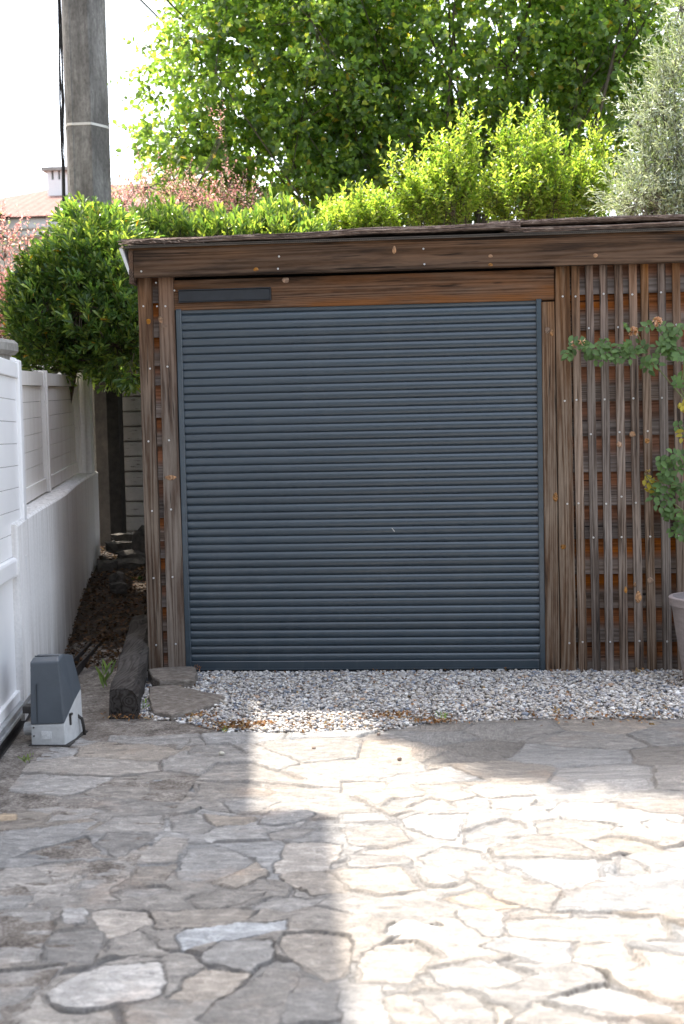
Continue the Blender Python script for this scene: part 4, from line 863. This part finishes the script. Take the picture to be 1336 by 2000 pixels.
def plant(name, label, cat, base, cs, ntw, tl, per, leaf, pal, palp, mt, up=.5, out=.6, rnd=.5, spread=.9, droop=0., wood_r=.004, limbs=40, trunk=.05, group=None, shell=.35, whorl=False, tipbias=0., jit=.0, cup=.25, bend=.15, nrand=.6, forkp=.32, cut=None, bark=None, kind=('foliage', 'trunk')):
    t = thing(name, label, cat, base, group); L0, W0, shape = leaf; bark = bark or M_bark
    p, u, C = ell(cs, ntw, shell)
    if cut is not None:
        k = cut(p); p, u, C = p[k], u[k], C[k]
    ntw = len(p); lumt = rng.normal(1, .2, ntw).clip(.55, 1.6)
    d = unit(u*out+np.array([0, 0, up])+rng.normal(0, rnd, (ntw, 3))); ln = tl*rng.uniform(.6, 1.35, ntw)
    e1 = unit(np.cross(d, np.array([.21, .33, .92]))); e2 = np.cross(d, e1); sag = np.array([0, 0, -1.])*droop
    T = np.linspace(0 if not whorl else .35, 1, per) if per > 1 else np.array([1.]); P_, A_, N_, L_, W_, C_ = [], [], [], [], [], []
    for i, tt in enumerate(T):
        tt_ = tt**(1-tipbias); ph = i*2.4+rng.random(ntw)*(.5 if not whorl else 1.)
        q = p+d*(ln*tt_)[:, None]+sag*(ln*tt_*tt_)[:, None]*.5
        rad = e1*np.cos(ph)[:, None]+e2*np.sin(ph)[:, None]
        sp = spread*(1.15-.65*tt) if not whorl else spread*(1.2-.7*tt)
        a = unit(d*math.cos(sp)+rad*math.sin(sp)+rng.normal(0, .18, (ntw, 3))+sag*.6)
        nn = unit(d*.7-rad*.3+np.array([0, 0, .6])+rng.normal(0, nrand, (ntw, 3)))
        sc = rng.uniform(.55, 1.3, ntw)*(1-.25*tt*(not whorl)); P_.append(q); A_.append(a); N_.append(nn); L_.append(L0*sc); W_.append(W0*sc)
        cc_ = pal[rng.choice(len(pal), ntw, p=palp)]*(lumt*rng.uniform(.82, 1.18, ntw))[:, None]; C_.append(cc_)
    leaf_mesh(kind[0], np.concatenate(P_), np.concatenate(A_), np.concatenate(N_), np.concatenate(L_), np.concatenate(W_), np.concatenate(C_), mt, t, shape, cup, bend)
    # wood: trunk, limbs to scattered crown points, twigs
    bs = np.array(base, float); SA, SB, RA, RB = [], [], [], []
    li = rng.choice(ntw, min(limbs, ntw), replace=False); cm = np.mean([c[0] for c in cs], 0); fork = bs+(cm-bs)*forkp
    SA.append(bs); SB.append(fork); RA.append(trunk); RB.append(trunk*.8); nodes = [fork]
    for j in li:
        mid = fork+(p[j]-fork)*.5+rng.normal(0, .05, 3)*np.linalg.norm(p[j]-fork); m2 = (fork+mid)/2+np.array([0, 0, .06])*np.linalg.norm(mid-fork)
        chain = [fork, m2, mid, p[j]]; rr = [trunk*.55, trunk*.38, trunk*.22, wood_r*1.2]
        for a in range(3): SA.append(chain[a]); SB.append(chain[a+1]); RA.append(rr[a]); RB.append(rr[a+1])
        nodes += [m2, mid, p[j]]
    nd = np.array(nodes); kk = rng.choice(ntw, min(ntw, 1200), replace=False)
    near = np.array([nd[np.argmin(((nd-p[j])**2).sum(1))] for j in kk])
    SAa = np.concatenate([np.array(SA), near, p[kk]]); SBb = np.concatenate([np.array(SB), p[kk], p[kk]+d[kk]*(ln[kk]*.9)[:, None]+sag*(ln[kk]*.4)[:, None]])
    ra = np.concatenate([RA, np.full(len(kk), wood_r*1.3), np.full(len(kk), wood_r*.8)]); rb = np.concatenate([RB, np.full(len(kk), wood_r*.8), np.full(len(kk), wood_r*.35)])
    twig_arr((SAa, SBb, ra, rb), 0, kind[1], bark, t)
    return t
C3 = lambda px, py, Y, rx, ry, rz, w=1.: (aY(px, py, Y), (rx, ry, rz), w)
LM_b = leafmat('leaf_pittosporum', 2.4, .42, .28, .6); LM_t = leafmat('leaf_tree', 3.4, .52, .38, .6, tint=(1.24, 1.17, .5)); LM_p = leafmat('leaf_privet', 2.3, .46, .35, .5, tint=(1.15, 1.2, .6))
LM_o = leafmat('leaf_olive', 1.3, .3, .42, .5, back=(.42, .46, .36), tint=(1.1, 1.2, .9)); LM_r = leafmat('leaf_red', 1.3, .4, .45, .4, tint=(1.1, 1., 1.)); LM_rs = leafmat('leaf_rose', 1.3, .25, .5, .35)
g_b = np.array([(.085, .15, .045), (.055, .11, .035), (.15, .22, .06), (.24, .30, .09), (.45, .25, .03)])
# big pittosporum bush over the alley
plant('pittosporum_bush', 'large rounded glossy green bush overhanging the alley and the white fence', 'bush', (-2.95, 3.0, .2),
      [C3(125, 590, 2.6, .34, .45, .40, 2), C3(185, 550, 2.5, .34, .45, .38, 2), C3(200, 640, 2.3, .26, .4, .30, 1.2), C3(100, 640, 2.4, .26, .4, .30, 1.2), C3(215, 490, 2.7, .24, .35, .20, .8), C3(170, 465, 2.8, .15, .3, .16, .6), C3(245, 600, 2.3, .12, .3, .46, .9), C3(75, 610, 2.6, .16, .3, .24, .6), C3(235, 700, 2.9, .20, .4, .22, .7), C3(110, 705, 2.5, .28, .3, .14, .7), C3(240, 640, 3.6, .40, .4, .50, 1.1), C3(150, 440, 2.8, .05, .1, .10, .1), C3(205, 445, 2.8, .05, .1, .10, .1)],  # rearmost large lobe is unseen growth added to darken the alley
      3300, .12, 11, (.076, .023, 'obov'), g_b, [.36, .3, .2, .13, .01], LM_b, up=.75, out=.7, rnd=.35, spread=.85, whorl=True, limbs=50, trunk=.04, shell=.45, forkp=.8)
# low row of the same plant behind the shed roof
plant('pittosporum_hedge', 'low glossy green hedge showing just above the left half of the roof', 'hedge', (-1.0, 3.7, .2),
      [C3(px, 480, 3.7, .24, .3, .16, 1) for px in (250, 300, 350, 400, 450, 500, 550, 590)]+[C3(310, 452, 3.9, .16, .2, .15, .5), C3(545, 452, 3.8, .18, .2, .15, .5)], 1050, .13, 11, (.085, .024, 'obov'), g_b, [.3, .2, .3, .2, 0], LM_b, up=1.2, out=.3, rnd=.38, spread=.6, whorl=True, limbs=30, trunk=.04)
# dangling sprig against the plank wall
plant('pittosporum_sprig', 'dark leafy sprig hanging in front of the white plank wall', 'branch', tuple(aY(262, 690, 2.0)), [C3(258, 735, 2.0, .03, .03, .03, 1), C3(248, 722, 2.0, .05, .04, .05, 1)], 7, .06, 9, (.085, .026, 'obov'), g_b, [.4, .5, .1, 0, 0], LM_b, up=-.6, out=.5, rnd=.4, spread=1.1, whorl=True, limbs=4, trunk=.005)
# red-leaved shrubs
g_r = np.array([(.58, .27, .24), (.66, .38, .34), (.40, .16, .14), (.26, .32, .10), (.68, .50, .40)])
plant('red_shrub', 'loose pink and red leaved shrub at the left edge behind the bush', 'shrub', (-3.6, 4.6, .2),
      [C3(0, 630, 3.9, .20, .3, .36, 2), C3(40, 600, 4.0, .14, .3, .26, .8), C3(95, 520, 4.1, .12, .2, .14, .3), C3(0, 480, 3.8, .08, .2, .16, .25), C3(50, 500, 3.8, .03, .1, .16, .12)], 520, .26, 12, (.038, .02, 'broad'), g_r, [.3, .3, .12, .13, .15], LM_r, up=.9, out=.5, rnd=.3, spread=.9, limbs=40, trunk=.03, wood_r=.003)
plant('red_shrub', 'pink leaved shrub between the hedge and the big tree', 'shrub', (-1.6, 5.2, .2),
      [C3(300, 400, 5.2, .40, .3, .26, 1.6), C3(390, 425, 5.2, .35, .3, .22, 1.6), C3(470, 420, 5.2, .28, .3, .24, 1), C3(250, 400, 5.2, .2, .3, .2, .4), C3(440, 300, 5.2, .06, .1, .35, .12)], 400, .24, 12, (.034, .019, 'broad'), g_r, [.24, .26, .06, .26, .18], LM_r, up=.9, out=.5, rnd=.3, spread=.9, limbs=40, trunk=.03, wood_r=.003)
# big tree
g_t = np.array([(.100, .162, .044), (.070, .120, .040), (.165, .228, .058), (.25, .28, .065), (.36, .26, .05)])
plant('broadleaf_tree', 'big backlit broadleaf tree filling the sky behind the shed', 'tree', (1.2, 7.2, 0),
      [C3(900, 40, 7.4, 2.2, 1.3, 1.5, 6), C3(640, 110, 6.8, .95, .9, 1.35, 2.5), C3(465, 130, 6.6, .65, .6, 1.15, .72), C3(360, 200, 6.5, .45, .4, .75, .42), C3(410, 20, 6.7, .45, .5, .7, .45), C3(560, 330, 6.8, .85, .7, .75, 1.3), C3(1150, 250, 7.3, 1.1, .9, 1.0, 2), C3(800, 330, 7.2, 1.3, .8, .7, 2.2), C3(390, 340, 6.4, .45, .4, .35, .45), C3(300, 300, 6.4, .2, .3, .2, .08), C3(700, -150, 7.3, 2.2, 1.3, 1.2, 3), C3(1200, -50, 7.3, 1.3, 1.2, 1.5, 3)],
      6800, .36, 12, (.082, .066, 'broad'), g_t, [.40, .34, .19, .06, .01], LM_t, up=.1, out=.6, rnd=.55, spread=1.05, droop=.35, limbs=70, trunk=.085, wood_r=.005, shell=.2, nrand=.8)
# yellow-green shrubs behind the roof
g_y = np.array([(.25, .31, .06), (.18, .26, .045), (.34, .37, .09), (.11, .19, .04)])
for lab, cs, nt_, bx_ in (('small yellow-green shrub at the left of the lit shrubs behind the roof', [C3(705, 450, 3.9, .17, .25, .16, 1), C3(745, 450, 3.9, .14, .2, .18, 1), C3(660, 450, 3.9, .12, .2, .15, .5)], 330, 705),
      ('yellow-green shrub with upright shoots between the small shrub and the widest one', [C3(860, 410, 4.0, .33, .3, .26, 2), C3(890, 355, 4.0, .15, .2, .20, .8), C3(905, 290, 4.0, .05, .05, .14, .14), C3(855, 300, 4.0, .05, .05, .12, .08), C3(775, 340, 4.0, .05, .05, .10, .06), C3(815, 385, 4.0, .13, .2, .18, .4)], 620, 860),
      ('widest yellow-green shrub with arching shoots next to the grey-green olive', [C3(1010, 400, 3.9, .30, .3, .28, 1.8), C3(1100, 400, 3.9, .34, .3, .26, 1.8), C3(1030, 345, 3.9, .20, .2, .20, .8), C3(1155, 370, 3.9, .13, .2, .20, .5), C3(985, 290, 3.9, .06, .05, .14, .12), C3(1045, 275, 3.9, .05, .05, .14, .11), C3(1085, 300, 3.9, .05, .05, .12, .08), C3(1165, 300, 3.9, .05, .05, .12, .12)], 980, 1050)):
    bp = aY(bx_, 430, 3.95); plant('privet_shrub', lab, 'shrub', (bp[0], 3.95, .2), cs, int(nt_*.85), .225, 15, (.055, .023, 'slim'), g_y, [.4, .3, .2, .1], LM_p, up=1.1, out=.45, rnd=.24, spread=1.0, limbs=40, trunk=.025, wood_r=.0022, group='yellow-green shrubs behind the roof', shell=.2)
# olive
g_o = np.array([(.34, .37, .21), (.26, .30, .15), (.46, .48, .33), (.17, .22, .09)])
plant('olive_tree', 'silvery grey-green olive tree at the right edge behind the roof', 'tree', (2.7, 3.2, 0),
      [C3(1310, 350, 3.2, .26, .35, .40, 1.7), C3(1360, 200, 3.2, .33, .35, .55, 1.7), C3(1260, 395, 3.1, .20, .3, .15, .8), C3(1430, 60, 3.3, .4, .4, .6, 1.2), C3(1340, 430, 3.1, .3, .3, .25, 1.1), C3(1265, 225, 3.2, .12, .2, .10, .22), C3(1330, 40, 3.2, .08, .2, .2, .15)], 1350, .27, 17, (.062, .0125, 'slim'), g_o, [.35, .3, .2, .15], LM_o, up=.55, out=.8, rnd=.4, spread=.75, limbs=60, trunk=.07, wood_r=.003, shell=.3, bark=plain('olive_bark', (.16, .14, .12), .9, var=.3))
# unseen pine added beyond the left frame edge to shade the right-hand paving
pc_ = np.array([1.62, -.98]); Lp = 9.2/math.tan(SUN_EL); pcx = (pc_[0]+HX*Lp, pc_[1]+HY*Lp, 9.2)
plant('added_shade_pine', 'unseen pine crown added above the left of the yard to shade the paving', 'tree', (-5.6, 3.4, 0), [((pcx[0], pcx[1], 9.2), (1.42, 1.42, .22), 1)], 4200, .20, 14, (.20, .065, 'slim'), g_b, [.5, .4, .1, 0, 0], leafmat('shade_pine_needles', 1., .08, .6, .2), up=.4, out=.5, rnd=.6, limbs=24, trunk=.12, shell=0., forkp=.5)

bh = thing('added_reflection_hedge', 'unseen dark hedge added behind the viewer to darken the shutter reflection', 'hedge', (2, -17, 0))
nb_ = 9000; q = np.c_[rng.uniform(-12, 14, nb_), -16+rng.normal(0, .12, nb_), rng.uniform(0, 5.2, nb_)]
leaf_mesh('foliage', q, rng.normal(size=(nb_, 3))+np.array([0, .6, .5]), rng.normal(size=(nb_, 3))+np.array([0, 1, .3]), np.full(nb_, .30), np.full(nb_, .2), np.array([(.035, .065, .02)])*rng.uniform(.6, 1.4, (nb_, 1)), LM_b, bh, 'broad')
s = MB(); s.box(-12, 14, -17.2, -16.1, 0, 5.1); s.build('added_hedge_core', M_hb, bh)
# rose, pot
M, nt, P = mat('pot_clay'); n = N(nt); g = n.geo(); f = n.noise(n.scale(g, (1, 1, 6)), 9, 5, .6); f2 = n.noise(g, 60, 4)
n.put(P.inputs['Base Color'], n.ramp(n.math('ADD', n.math('MULTIPLY', f, .7), n.math('MULTIPLY', f2, .3)), (.3, (.23, .19, .18)), (.7, (.34, .29, .275)))); P.inputs['Roughness'].default_value = .75; M_pot = M
pl = aY(1307, 1165, -.42); zr = pl[2]; pr0 = .235; pcx_ = pl[0]+pr0; pot = thing('plant_pot', 'tall tapered taupe clay pot at the right edge on the gravel', 'pot', (pcx_, -.42, 0))
s = MB(); nn = 40; prof = [(0, .0), (.150, .0), (.155, .01), (.222, zr-.045), (.235, zr-.045), (.237, zr-.004), (.232, zr), (.215, zr), (.211, zr-.05), (.208, zr-.07), (0, zr-.07)]
Pv = [(pcx_+r*math.cos(2*math.pi*k/nn), -.42+r*math.sin(2*math.pi*k/nn), z) for r, z in prof for k in range(nn)]
s.add(Pv, [(L*nn+i, L*nn+(i+1) % nn, L*nn+nn+(i+1) % nn, L*nn+nn+i) for L in range(len(prof)-1) for i in range(nn)]); s.build('pot_body', M_pot, pot, bevel=0)
s = MB(); s.add([(pcx_+.206*math.cos(2*math.pi*k/nn), -.42+.206*math.sin(2*math.pi*k/nn), zr-.06) for k in range(nn)], [tuple(range(nn))]); s.build('potting_soil', M_soil, pot, fixn=False)
rose = thing('climbing_rose', 'climbing rose with dark green leaves and faded peach flowers reaching across the battens', 'rose', (pcx_, -.42, zr-.06))
M_stem = plain('rose_stem', (.16, .19, .06), .6, var=.3, sc=20)
R0 = (pcx_, -.42, zr-.06)
def rp(px, py, Y=-.16): return tuple(aY(px, py, Y))
stems = [[R0, (1.98, -.3, .9), rp(1385, 860, -.2), rp(1345, 790), rp(1290, 725), rp(1240, 690), rp(1180, 685), rp(1115, 680)],
         [R0, (1.95, -.3, .8), rp(1375, 900, -.2), rp(1336, 760), rp(1335, 700), rp(1290, 650), rp(1276, 620)], [rp(1290, 725), rp(1265, 700), rp(1245, 650)],
         [R0, (1.9, -.34, .7), rp(1350, 1010, -.2), rp(1330, 950), rp(1300, 945), rp(1270, 935), rp(1258, 925)], [rp(1350, 1010, -.2), rp(1318, 985), rp(1282, 965), rp(1268, 940), rp(1262, 930)], [R0, (1.93, -.34, .9), rp(1345, 930, -.2), rp(1325, 890)], [R0, (1.88, -.3, .62), rp(1350, 1080, -.2), rp(1325, 1040)], [rp(1345, 790), rp(1330, 760), rp(1338, 700)]]
s = MB()
for st_ in stems:
    rr = np.linspace(.0055, .0022, len(st_)).tolist(); s.tube(st_, rr, 6)
s.build('stem', M_stem, rose, smooth=True)
LP_, LA_, LN_, LL_, LC_ = [], [], [], [], []
def spray(px, py, n_, sx, sy, yel=0., Y=-.17):
    for _ in range(max(1, int(n_*.72))):
        c0 = aY(px+random.gauss(0, sx), py+random.gauss(0, sy), Y+random.uniform(-.06, .05)); ax = unit(np.array([random.gauss(0, 1), -abs(random.gauss(.3, .5)), random.gauss(-.1, .7)]))
        sd_ = unit(np.cross(ax, [0, -1, .5])+1e-6)
        for k, (u, w) in enumerate(((0, .9), (0, -.9), (.030, .9), (.030, -.9), (.052, 0))):
            q = c0+ax*u; a = unit(ax*(.5 if w else 1)+sd_*w); LP_.append(q); LA_.append(a); LN_.append(unit(np.array([random.gauss(0, .35), -.8, .6+random.gauss(0, .3)]))); LL_.append(random.uniform(.034, .054))
            c_ = np.array((.10, .17, .05))*random.uniform(.7, 1.35) if random.random() > yel else np.array((.45, .36, .04))*random.uniform(.7, 1.1); LC_.append(c_)
for a in ((1122, 682, 6, 9, 8), (1150, 690, 9, 14, 13), (1185, 678, 9, 14, 13), (1222, 685, 9, 14, 14), (1255, 690, 8, 12, 16), (1290, 672, 11, 14, 16), (1315, 655, 9, 12, 14), (1285, 635, 4, 8, 8), (1330, 680, 6, 8, 14), (1318, 830, 1, 3, 3), (1316, 755, 3, 8, 6)): spray(*a)
for a in ((1300, 925, 10, 14, 14), (1320, 900, 7, 8, 18), (1318, 965, 12, 12, 18), (1300, 990, 6, 10, 12), (1325, 1015, 8, 8, 14), (1328, 1045, 4, 6, 8), (1285, 905, 2, 6, 5)): spray(*a)
for a in ((1260, 935, 2, 5, 5, .9), (1272, 960, 2, 4, 6, .8), (1332, 795, 3, 4, 12, .9), (1334, 850, 2, 3, 8, .6)): spray(*a)
LL_ = np.array(LL_); leaf_mesh('foliage', np.array(LP_), np.array(LA_), np.array(LN_), LL_, LL_*.72, np.array(LC_), LM_rs, rose, 'broad', .15, .12)
M_petal = leafmat('petal', 1.2, .2, .6, .2)
def flower(px, py, sz, n_=26, pal_=((.62, .36, .22), (.70, .47, .34), (.45, .24, .10))):
    c0 = aY(px, py, -.24); u = unit(rng.normal(size=(n_, 3))+np.array([0, -.9, .3])); nn = unit(np.cross(u, rng.normal(size=(n_, 3)))); pal_ = np.array(pal_)
    leaf_mesh('flower', np.tile(c0, (n_, 1))+u*sz*.15, u+rng.normal(0, .3, (n_, 3)), nn, np.full(n_, sz), np.full(n_, sz*.8), pal_[rng.integers(0, 3, n_)]*rng.uniform(.8, 1.2, (n_, 1)), M_petal, rose, 'obov', .5, .5)
flower(1237, 648, .026); flower(1284, 629, .026); flower(1136, 668, .022, 7); flower(1118, 671, .018, 5); flower(1265, 922, .018, 8, ((.3, .2, .08), (.45, .33, .12), (.2, .13, .06)))

# small weeds
M_weed = LM_p
def weed(px, py, Z_, h, n_, label, pal_=(.15, .24, .05)):
    c0 = aZ(px, py, Z_); a = unit(np.c_[rng.normal(0, .45, (n_, 2)), np.ones(n_)]); q = np.c_[c0[0]+rng.normal(0, .012, n_), c0[1]+rng.normal(0, .012, n_), c0[2]+rng.random(n_)*h*.55]
    o = leaf_mesh('weed', q, a, unit(rng.normal(size=(n_, 3))+np.array([0, -1, .5])), np.full(n_, h*.5)*rng.uniform(.5, 1.1, n_), np.full(n_, h*.09), np.array(pal_)*rng.uniform(.7, 1.3, (n_, 1)), M_weed, None, 'slim')
    tag(o, label, 'weed', 'small weeds in the ground')
weed(283, 1388, .0, .07, 10, 'tuft of grass between the sleeper and the flat slab'); weed(205, 1345, .0, .19, 12, 'tall thin weed growing against the left side of the sleeper', (.14, .20, .07))
weed(52, 1490, .0, .05, 30, 'low green weed in the joint in front of the motor box', (.13, .17, .06)); weed(440, 1430, .0, .035, 22, 'flat green weed at the left corner of the gravel'); weed(865, 1405, .01, .05, 22, 'small weed at the far edge of the paving below the shutter')
weed(385, 1312, .02, .05, 10, 'dry orange weed at the left foot of the shutter', (.4, .16, .05)); weed(240, 1118, .28, .10, 30, 'dark green weed among the rubble stones', (.06, .12, .03)); weed(272, 1150, .2, .12, 30, 'green weed between the shed post and the alley rubble', (.07, .13, .03)); weed(1245, 1318, .01, .05, 24, 'dry tuft at the foot of the battens', (.3, .2, .1))
# pebbles strayed onto the paving
for px, py, sz, lab in ((613, 1462, .012, 'brown pebble alone on the sunlit paving below the gravel'), (780, 1482, .010, 'small reddish pebble on the sunlit paving right of the middle'), (433, 1471, .011, 'pale pebble on the shaded paving left of the sunlight'), (740, 1434, .012, 'grey pebble on the paving where it meets the gravel')):
    p = aZ(px, py, .008); o = stones('pebble', np.array([[p[0], p[1], .008]]), np.array([sz]), np.array([(.25, .18, .14)]) if px != 433 else np.array([(.6, .55, .45)]), M_peb, .8); tag(o, lab, 'pebble', 'loose pebbles on the paving')
